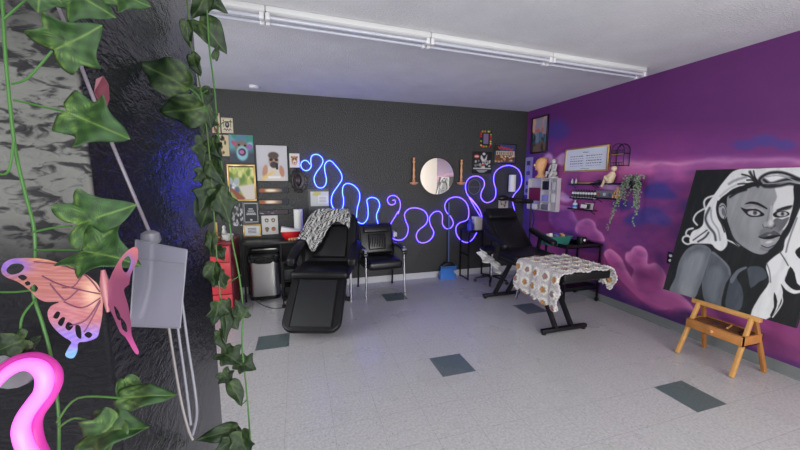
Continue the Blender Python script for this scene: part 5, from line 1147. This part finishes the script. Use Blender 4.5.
# ================================================================ IVY, BUTTERFLY AND NEON IN FRONT OF THE PILLAR
K['ivy'] = paint_mat('ivy_leaf', .42, .35, 60, .5)
def leaf_mesh(kind, dark, sc, seed):
    """ivy leaf lying in xy, stalk at the origin, tip at y = 1; colours carry the pale veins of the variegation"""
    if kind == 'ivy':
        half = [(0, .04), (.13, -.07), (.30, -.10), (.47, -.02), (.43, .13), (.41, .24), (.52, .33), (.60, .46), (.43, .54), (.31, .63), (.21, .76), (.1, .90), (0, 1.0)]
        tips = [(0, 1), (.56, .42), (-.56, .42), (.4, -.05), (-.4, -.05)]
    else:
        half = [(0, .04), (.12, -.04), (.26, .0), (.36, .14), (.38, .32), (.32, .52), (.22, .70), (.1, .88), (0, 1.0)]
        tips = [(0, 1), (.3, .5), (-.3, .5), (.3, .2), (-.3, .2)]
    hp = [tuple(p) for p in cr(half, 4)]; out = hp+[(-x, y) for x, y in hp[-2:0:-1]]
    n = len(out); cx, cy = 0, .32; R = random.Random(seed); rings_ = 7; vs = []; cc = []
    a1, a2 = R.uniform(-.2, .2), R.uniform(.5, 1.1)
    for k in range(rings_+1):
        t = k/rings_
        for x, y in out:
            px_, py_ = cx+(x-cx)*t, cy+(y-cy)*t
            z = .22*abs(px_)-.22*(py_-.3)**2+.10*math.sin(px_*7+a1*9)*t*a2*.5+.05*math.sin(py_*11+seed)*t
            vs.append((px_*sc, py_*sc, z*sc))
            d = min(abs(px_*b_-py_*a)/math.hypot(a, b_) if (px_*a+py_*b_) > 0 else 9 for a, b_ in tips)
            e = math.hypot(px_, py_-.02)
            v = max(0, 1-d/(.022+.02*(1-t))); nz = .5+.5*math.sin(px_*23+seed)*math.sin(py_*19+2*seed)
            if dark: base = np.array((24, 42, 22))*(.8+.5*nz); vein = np.array((84, 104, 48)); cen = max(0, 1-e/.75)*.4*nz  # dark variegated leaf, base lowered further to hold backlit shade
            else: base = np.array((36, 68, 28))*(.8+.4*nz); vein = np.array((112, 138, 66)); cen = max(0, 1-e/.7)*.6*nz*nz
            c = base*(1-cen)+np.array((108, 130, 56))*cen; c = c*(1-.75*v)+vein*.75*v; cc.append(c)
    fs = [(k*n+j, k*n+(j+1) % n, (k+1)*n+(j+1) % n, (k+1)*n+j) for k in range(1, rings_) for j in range(n)]
    vs0 = [(cx*sc, cy*sc, (-.0)*sc)]; m0 = M(); m0.v = vs; m0.f = fs+[(j, n+j, n+(j+1) % n) for j in range(0)]
    m0.f.append(tuple(range(n, 2*n)))
    me = m0.build('leaf', K['ivy'], colors=lin(np.clip(np.array(cc), 0, 255)), smooth=True)
    q = me.modifiers.new('s', 'SOLIDIFY'); q.thickness = .0006
    return me
protos = {}
def leaf(parent, b_, tip, depth, kind='ivy', dark=False, wide=1.0, tilt=0, roll=0, dt=0.0, seed=None):
    """leaf with its stalk end seen at b_ and tip at tip, about depth metres in front of the camera"""
    A = at(*b_, depth); B_ = at(*tip, depth+dt); y = B_-A; L = np.linalg.norm(y); y = y/L
    toc = EYE-(A+B_)/2; z = toc-y*toc.dot(y); z /= np.linalg.norm(z); x = np.cross(y, z)
    key = (kind, dark, (seed if seed is not None else random.randint(0, 3)))
    if key not in protos: o = protos[key] = leaf_mesh(kind, dark, 1.0, key[2]+1)
    else: o = protos[key].copy(); COL.objects.link(o)
    o.parent = parent
    Mx = Matrix(((x[0], y[0], z[0]), (x[1], y[1], z[1]), (x[2], y[2], z[2])))
    Mx = Mx @ Matrix.Rotation(math.radians(roll), 3, 'Y') @ Matrix.Rotation(math.radians(tilt), 3, 'X') @ Matrix.Diagonal((L*wide*.9, L, L))
    M4 = Mx.to_4x4(); M4.translation = Vector(A-np.array(parent.location)); o.matrix_local = M4
    return o
random.seed(21)
# --- bright vine along the pillar's front face
o1 = at(30, 225, .43)
v1 = thing('ivy_garland', 'artificial ivy garland with light green stem hanging in front of the pale worn plaster', 'ivy garland', o1)
def stem(parent, px, depth, r, m, name='stem'):
    P = [at(a, b_, depth if not isinstance(depth, (list, tuple)) else depth[i])-np.array(parent.location) for i, (a, b_) in enumerate(px)]
    return M().tube(cr(P, 5), r, 8).build(name, m, parent, smooth=True)
D1 = .43
stem(v1, [(-4, -30), (2, 0), (5, 50), (9, 95), (14, 140), (19, 168), (27, 200), (34, 228), (35, 260), (33, 292), (42, 322), (50, 352), (56, 390), (59, 425), (58, 470)], D1, .0019, K['stem'])
leaves1 = [((52, 51), (100, 30), .42, 1.0, 'ivy', 0), ((70, 113), (132, 140), .40, .8, 'ivy', 1), ((66, -14), (106, 14), .42, 1.1, 'ivy', 2), ((40, -12), (38, 12), .41, 1.7, 'ivy', 0), ((110, -10), (150, 6), .42, .8, 'ivy', 1),
           ((72, 226), (127, 206), .405, .95, 'ivy', 2), ((80, 250), (137, 262), .40, .95, 'ivy', 0), ((122, 398), (181, 396), .43, .6, 'heart', 1), ((92, 432), (143, 424), .42, .85, 'ivy', 2), ((118, 420), (84, 452), .425, .9, 'ivy', 3), ((28, 338), (-4, 352), .41, .75, 'ivy', 1), ((124, 378), (139, 412), .44, .8, 'heart', 0), ((20, 352), (40, 336), .42, .8, 'ivy', 1)]
for i, (a, t_, dep, wd_, kd, sd) in enumerate(leaves1):
    leaf(v1, a, t_, dep, kd, dark=i in (10, 12), wide=wd_, tilt=random.uniform(-14, 14), roll=random.uniform(-22, 22), seed=sd)
for L in ([(12, 84), (28, 78), (52, 51)], [(14, 100), (40, 106), (70, 113)], [(33, 232), (52, 228), (72, 226)], [(35, 250), (58, 250), (80, 250)], [(57, 422), (78, 398), (122, 398)], [(58, 428), (75, 418), (98, 424)], [(33, 290), (15, 292), (-6, 292)], [(35, 300), (22, 318), (20, 345)], [(14, 138), (8, 172), (-8, 172)], [(3, 20), (20, 5), (40, -12)], [(66, -14), (80, -8), (110, -10)]):
    stem(v1, L, D1-.01, .0013, K['stem'], 'leaf_stalk')
# --- darker vine hanging at the pillar's far corner, backlit shade put into its leaf colour
o2 = at(222, 200, .96)
v2 = thing('ivy_garland', 'darker variegated ivy garland hanging at the far edge of the black pillar', 'ivy garland', o2)
D2 = .96
stem(v2, [(203, -20), (207, 10), (209, 45), (214, 85), (217, 120), (221, 160), (227, 205), (232, 240), (239, 275), (243, 310), (242, 345), (246, 385), (249, 420), (252, 470)], D2, .0024, K['stem'])
stem(v2, [(183, -20), (188, 10), (190, 40), (197, 70), (204, 110), (209, 150), (213, 200), (217, 260), (221, 310), (222, 360)], .93, .0022, K['stem_dk'])
L2 = [((204, -2), (227, 10), 'ivy', .9), ((198, 18), (227, 46), 'heart', 1.1), ((206, -6), (196, 22), 'heart', 1.1), ((186, 20), (188, 47), 'heart', .7), ((192, 55), (200, 76), 'heart', .8),
      ((200, 88), (206, 110), 'ivy', .9), ((206, 105), (212, 130), 'heart', .7), ((208, 112), (202, 138), 'ivy', .8), ((212, 140), (219, 160), 'ivy', .8), ((206, 140), (202, 168), 'ivy', .9), ((210, 160), (220, 186), 'heart', .9), ((203, 168), (210, 190), 'ivy', .9),
      ((214, 185), (204, 214), 'ivy', .8), ((217, 190), (232, 224), 'ivy', .7), ((212, 192), (201, 232), 'heart', .9), ((222, 190), (228, 224), 'heart', .7), ((212, 232), (209, 258), 'heart', .7), ((216, 248), (225, 262), 'ivy', .8), ((214, 262), (209, 292), 'heart', .8),
      ((217, 272), (226, 290), 'ivy', .8), ((219, 302), (213, 326), 'ivy', .8), ((224, 300), (219, 342), 'heart', .5), ((228, 312), (238, 330), 'ivy', 1), ((222, 352), (242, 360), 'ivy', 1), ((238, 362), (256, 366), 'ivy', 1.1), ((222, 372), (232, 384), 'ivy', 1), ((229, 382), (241, 406), 'heart', .8), ((243, 318), (237, 300), 'ivy', .8),
      ((238, 428), (200, 438), 'heart', .6), ((236, 438), (214, 452), 'ivy', .8), ((240, 432), (250, 456), 'ivy', .9), ((232, 426), (244, 436), 'heart', .7), ((214, 60), (219, 44), 'heart', .6), ((218, 330), (228, 352), 'heart', .6)]
for i, (a, t_, kd, wd_) in enumerate(L2):
    leaf(v2, a, t_, random.uniform(.90, .97), kd, dark=True, wide=wd_, tilt=random.uniform(-20, 20), roll=random.uniform(-35, 35), dt=random.uniform(-.02, .02))
for L in ([(208, 90), (200, 95), (192, 105)], [(218, 128), (224, 122), (232, 122)], [(243, 360), (236, 356), (230, 358)], [(247, 400), (240, 405), (234, 398)], [(241, 275), (230, 282), (222, 290)]):
    stem(v2, L, D2, .0016, K['stem'], 'leaf_stalk')
# --- two broad variegated leaves on a short sprig lying on the dark face
v3 = thing('ivy_sprig', 'short sprig of two heart-shaped ivy leaves with yellow veins on the dark plaster', 'ivy sprig', at(195, 100, .72))
leaf(v3, (189, 88), (141, 64), .70, 'heart', True, 1.0, 8, 10, seed=2); leaf(v3, (203, 108), (153, 116), .70, 'heart', True, .95, -8, -12, seed=3)
stem(v3, [(206, 112), (198, 96), (189, 88)], .71, .0018, K['stem']); stem(v3, [(204, 112), (203, 108)], .71, .0016, K['stem'])
# --- pink butterfly
def outline_mesh(name, outer, holes, depth, m, parent, thick=.0012, warp=None, colf=None):
    cu = bpy.data.curves.new(name, 'CURVE'); cu.dimensions = '2D'; cu.fill_mode = 'BOTH'; cu.extrude = thick/2
    for L in [outer]+holes:
        pts = cr(L, 4, True); sp = cu.splines.new('POLY'); sp.points.add(len(pts)-1); sp.use_cyclic_u = True
        for p, q in zip(sp.points, pts): p.co = ((q[0]-70)*.00125, -(q[1]-300)*.00125, 0, 1)
    o = bpy.data.objects.new(name, cu); COL.objects.link(o); dg = bpy.context.evaluated_depsgraph_get()
    me = bpy.data.meshes.new_from_object(o.evaluated_get(dg)); bpy.data.objects.remove(o); bpy.data.curves.remove(cu)
    vs = np.array([v.co[:] for v in me.vertices]); px = vs[:, 0]/.00125+70; py = -vs[:, 1]/.00125+300; z = vs[:, 2]
    o0 = np.array(parent.location)
    o0 = np.array(parent.location)
    import bmesh
    bm = bmesh.new(); bm.from_mesh(me); bmesh.ops.triangulate(bm, faces=bm.faces[:]); bmesh.ops.subdivide_edges(bm, edges=[e for e in bm.edges if e.calc_length() > .012], cuts=5, use_grid_fill=True); bmesh.ops.triangulate(bm, faces=bm.faces[:]); bm.to_mesh(me); bm.free()
    vs = np.array([v.co[:] for v in me.vertices]); px = vs[:, 0]/.00125+70; py = -vs[:, 1]/.00125+300; z = vs[:, 2]
    a = me.color_attributes.new('Col', 'FLOAT_COLOR', 'POINT'); cc = np.ones((len(vs), 4), np.float32); cc[:, :3] = lin(np.clip(colf(px, py), 0, 255)); a.data.foreach_set('color', cc.ravel())
    for i, v in enumerate(me.vertices):
        dd = depth+(warp(px[i], py[i]) if warp else 0)+z[i]; v.co = Vector(at(px[i], py[i], dd)-o0)
    me.materials.clear(); me.materials.append(m); ob = bpy.data.objects.new(name, me); COL.objects.link(ob); ob.parent = parent
    return ob
K['wing'] = paint_mat('iridescent_wing', .3, 0, 100, .6)
def colA(x, y):
    p = Paint(x, y, (168, 104, 100)); p.mix(np.clip((y-292)/22, 0, 1)*np.clip(1-(x-30)/80, 0.3, 1)*.6, (190, 110, 160)); p.mix(np.clip((y-320)/14, 0, 1), (136, 112, 206)); p.mix(np.clip((y-345)/8, 0, 1), (110, 168, 226))
    p.ell(12, 266, 16, 9, (132, 96, 206), soft=.5); p.mix(np.clip(1-abs(y-(258+abs(x-40)*.12+np.maximum(0, x-60)*.28))/3, 0, 1)*np.clip((x-25)/20, 0, 1), (226, 160, 84)); p.ell(94, 292, 9, 16, (220, 176, 150), soft=.6); p.mix(np.clip(np.sin(x*.5+y*1.1)*.5, 0, .25), (244, 190, 180)); return p.c
def colB(x, y):
    p = Paint(x, y, (150, 76, 110)); p.mix(np.clip((280-y)/30, 0, 1), (222, 132, 140)); p.ell(129, 264, 4, 8, (150, 130, 220), soft=.7); p.mix(np.clip((y-325)/20, 0, 1), (206, 92, 150)); return p.c
bf = thing('butterfly_ornament', 'pink and lilac cut-out butterfly ornament hanging in front of the pillar corner', 'butterfly ornament', at(112, 295, .39))
def zb(L): return [(a/3.464, 240+b_/3.464) for a, b_ in L]
lw = zb([(4, 108), (12, 82), (40, 66), (85, 62), (150, 66), (215, 82), (280, 108), (325, 140), (345, 165), (356, 200), (354, 260), (345, 310), (335, 338), (300, 352), (272, 356), (268, 385), (255, 408), (236, 408), (226, 396), (240, 368), (246, 352), (220, 335), (190, 308), (170, 278), (165, 250), (178, 228), (205, 214), (160, 214), (128, 200), (100, 172), (60, 144), (20, 128)])
hl = [zb(q) for q in ([(22, 106), (40, 84), (70, 82), (84, 94), (70, 112), (40, 120)], [(62, 128), (78, 120), (94, 130), (80, 140)], [(86, 148), (98, 142), (106, 152), (94, 158)], [(104, 166), (118, 154), (132, 166), (122, 180), (108, 176)], [(184, 268), (196, 248), (208, 252), (200, 272)], [(200, 288), (214, 268), (226, 272), (214, 298)], [(226, 302), (236, 284), (254, 296), (240, 314)], [(262, 320), (262, 296), (278, 300), (282, 340), (268, 336)], [(292, 328), (306, 318), (320, 328), (308, 340)])]
wing = outline_mesh('left_wing', lw, hl, .385, K['wing'], bf, colf=colA, warp=lambda x, y: .02*((100-x)/100)**2-.0*y)
wing.name = 'wing'
q = M(); o0 = np.array(bf.location)
for L in ([(100, 292), (85, 275), (60, 265), (34, 262)], [(100, 294), (80, 290), (58, 284), (42, 276)], [(100, 298), (82, 308), (64, 302)], [(100, 300), (86, 320), (70, 326)], [(100, 302), (90, 322), (84, 332)], [(78, 290), (66, 300), (60, 296), (50, 284)], [(84, 272), (74, 286), (62, 288)]):
    q.tube(cr([at(x, y, .3835+.02*((100-x)/100)**2)-o0 for x, y in L], 4), .0007, 5)
q.build('wing_veins', mat('wing_vein', (120, 70, 96), .5), bf)
rw = [(106, 292), (110, 278), (118, 262), (126, 252), (134, 247), (138, 250), (137, 262), (131, 274), (129, 284), (124, 290), (128, 305), (131, 322), (132, 336), (139, 352), (135, 353), (126, 338), (120, 332), (114, 318), (108, 305)]
wb = outline_mesh('right_wing', rw, [[(122, 262), (128, 256), (131, 262), (127, 272), (123, 270)], [(114, 306), (119, 312), (121, 320), (117, 318)], [(121, 318), (126, 324), (127, 332), (122, 328)]], .385, K['wing'], bf, colf=colB, warp=lambda x, y: -.03*((x-106)/30))
wb.name = 'wing'
q = M(); a_, b_ = at(103, 270, .384)-o0, at(108, 312, .384)-o0; q.tube([a_, a_*.7+b_*.3, a_*.4+b_*.6, b_], [.002, .0045, .004, .0015], 10); q.build('body', mat('butterfly_body', (160, 100, 106), .4), bf, smooth=True)
# --- clear box on a rod with its wires
cb = thing('clear_lamp_case', 'clear plastic lamp case hanging from a white rod against the dark plaster', 'lamp case', at(156, 285, .52))
o0 = np.array(cb.location)
def box8(c4, d0, d1):
    v = [at(x, y, d)-o0 for d in (d0, d1) for x, y in c4]; q = M(); q.add(v, [(0, 1, 2, 3), (4, 5, 6, 7), (0, 1, 5, 4), (1, 2, 6, 5), (2, 3, 7, 6), (3, 0, 4, 7)]); return q
box8([(136, 240), (187, 250), (180, 328), (130, 326)], .5, .56).build('case', K['clear'], cb, bevel=.002)
q = M()
for L in ([(136, 240), (187, 250)], [(187, 250), (180, 328)], [(180, 328), (130, 326)], [(130, 326), (136, 240)], [(136, 258), (184, 264)]): q.tube([at(a, b_, .5)-o0 for a, b_ in L], .0011, 6)
q.build('case_edges', K['clear_edge'], cb)
q = M(); q.tube([at(152, 238, .53)-o0, at(150, 285, .53)-o0, at(141, 318, .53)-o0], .004, 10); q.build('inner_tube', K['clear_edge'], cb, smooth=True)
q = M(); q.lathe([(.012, 0), (.014, .004), (.012, .016), (.005, .02)], 16, at(151, 243, .53)-o0); q.build('cap', K['clear_edge'], cb, smooth=True)
rd_ = M().tube(cr([at(58, 6, .47), at(93, 97, .49), at(124, 172, .51), at(152, 238, .53)], 5), .0025, 8).build('hanging_rod', mat('rod', (112, 104, 114), .3), smooth=True)
tag(rd_, 'thin straight pale rod slanting down the pillar to the clear case', 'rod')
for i, L in enumerate(([(169, 328), (174, 360), (181, 400), (188, 428), (193, 440)], [(178, 328), (181, 350), (186, 385), (191, 425)], [(182, 300), (188, 345), (195, 390), (197, 415), (193, 435)])):
    M().tube(cr([at(a, b_, .55)-o0 for a, b_ in L], 5), .002, 6).build('wire', K['clear_edge'] if i else mat('pale_wire', (120, 114, 112), .4), cb, smooth=True)
# small dark pink petal on the rod
pt = thing('petal_ornament', 'small dark pink petal hanging beside the slanting rod', 'ornament', at(101, 92, .5)); o0 = np.array(pt.location)
q = M(); rg = []
P = [at(x, y, .5+d)-o0 for x, y, d in ((96, 79, 0), (103, 76, .004), (108, 84, .002), (109, 98, -.002), (106, 108, .002), (100, 106, 0), (94, 92, .003))]; n = len(P)
nrm = _f*.0012; q.add([p for p in P]+[p+nrm for p in P], [tuple(range(n)), tuple(range(n, 2*n))]+[(i, (i+1) % n, n+(i+1) % n, n+i) for i in range(n)]); q.build('petal', mat('petal', (120, 62, 76), .5), pt)
# --- pink neon flamingo neck, bottom left
fm = thing('neon_flamingo', 'glowing pink neon flamingo neck at the lower left on its clear backing', 'neon sign', at(30, 400, .40)); o0 = np.array(fm.location)
npts = [(-14, 398), (-4, 384), (8, 372), (22, 365), (36, 366), (44, 375), (43, 390), (34, 403), (25, 416), (21, 430), (25, 446), (34, 462), (38, 480)]
M().tube(cr([at(a, b_, .385)-o0 for a, b_ in npts], 6), [.004+.0040*min(1, k/26) for k in range(73)], 12).build('glow_tube', K['neon_pink'], fm, smooth=True)
spts = [(4, 370), (20, 361), (38, 360), (51, 369), (54, 382), (47, 398), (37, 412), (33, 426), (36, 444), (44, 462), (48, 480)]
M().tube(cr([at(a, b_, .405)-o0 for a, b_ in spts], 6), .0085, 12).build('outer_shell', K['neon_shell'], fm, smooth=True)
q = M(); pl_ = [at(a, b_, .425)-o0 for a, b_ in [(8+26*math.cos(k*.393), 372+17*math.sin(k*.393)) for k in range(16)]]; n = 16
q.add(pl_+[p+_f*.004 for p in pl_], [tuple(range(n)), tuple(range(n, 2*n))]+[(i, (i+1) % n, n+(i+1) % n, n+i) for i in range(n)]); q.build('backing_plate', K['grey'], fm)
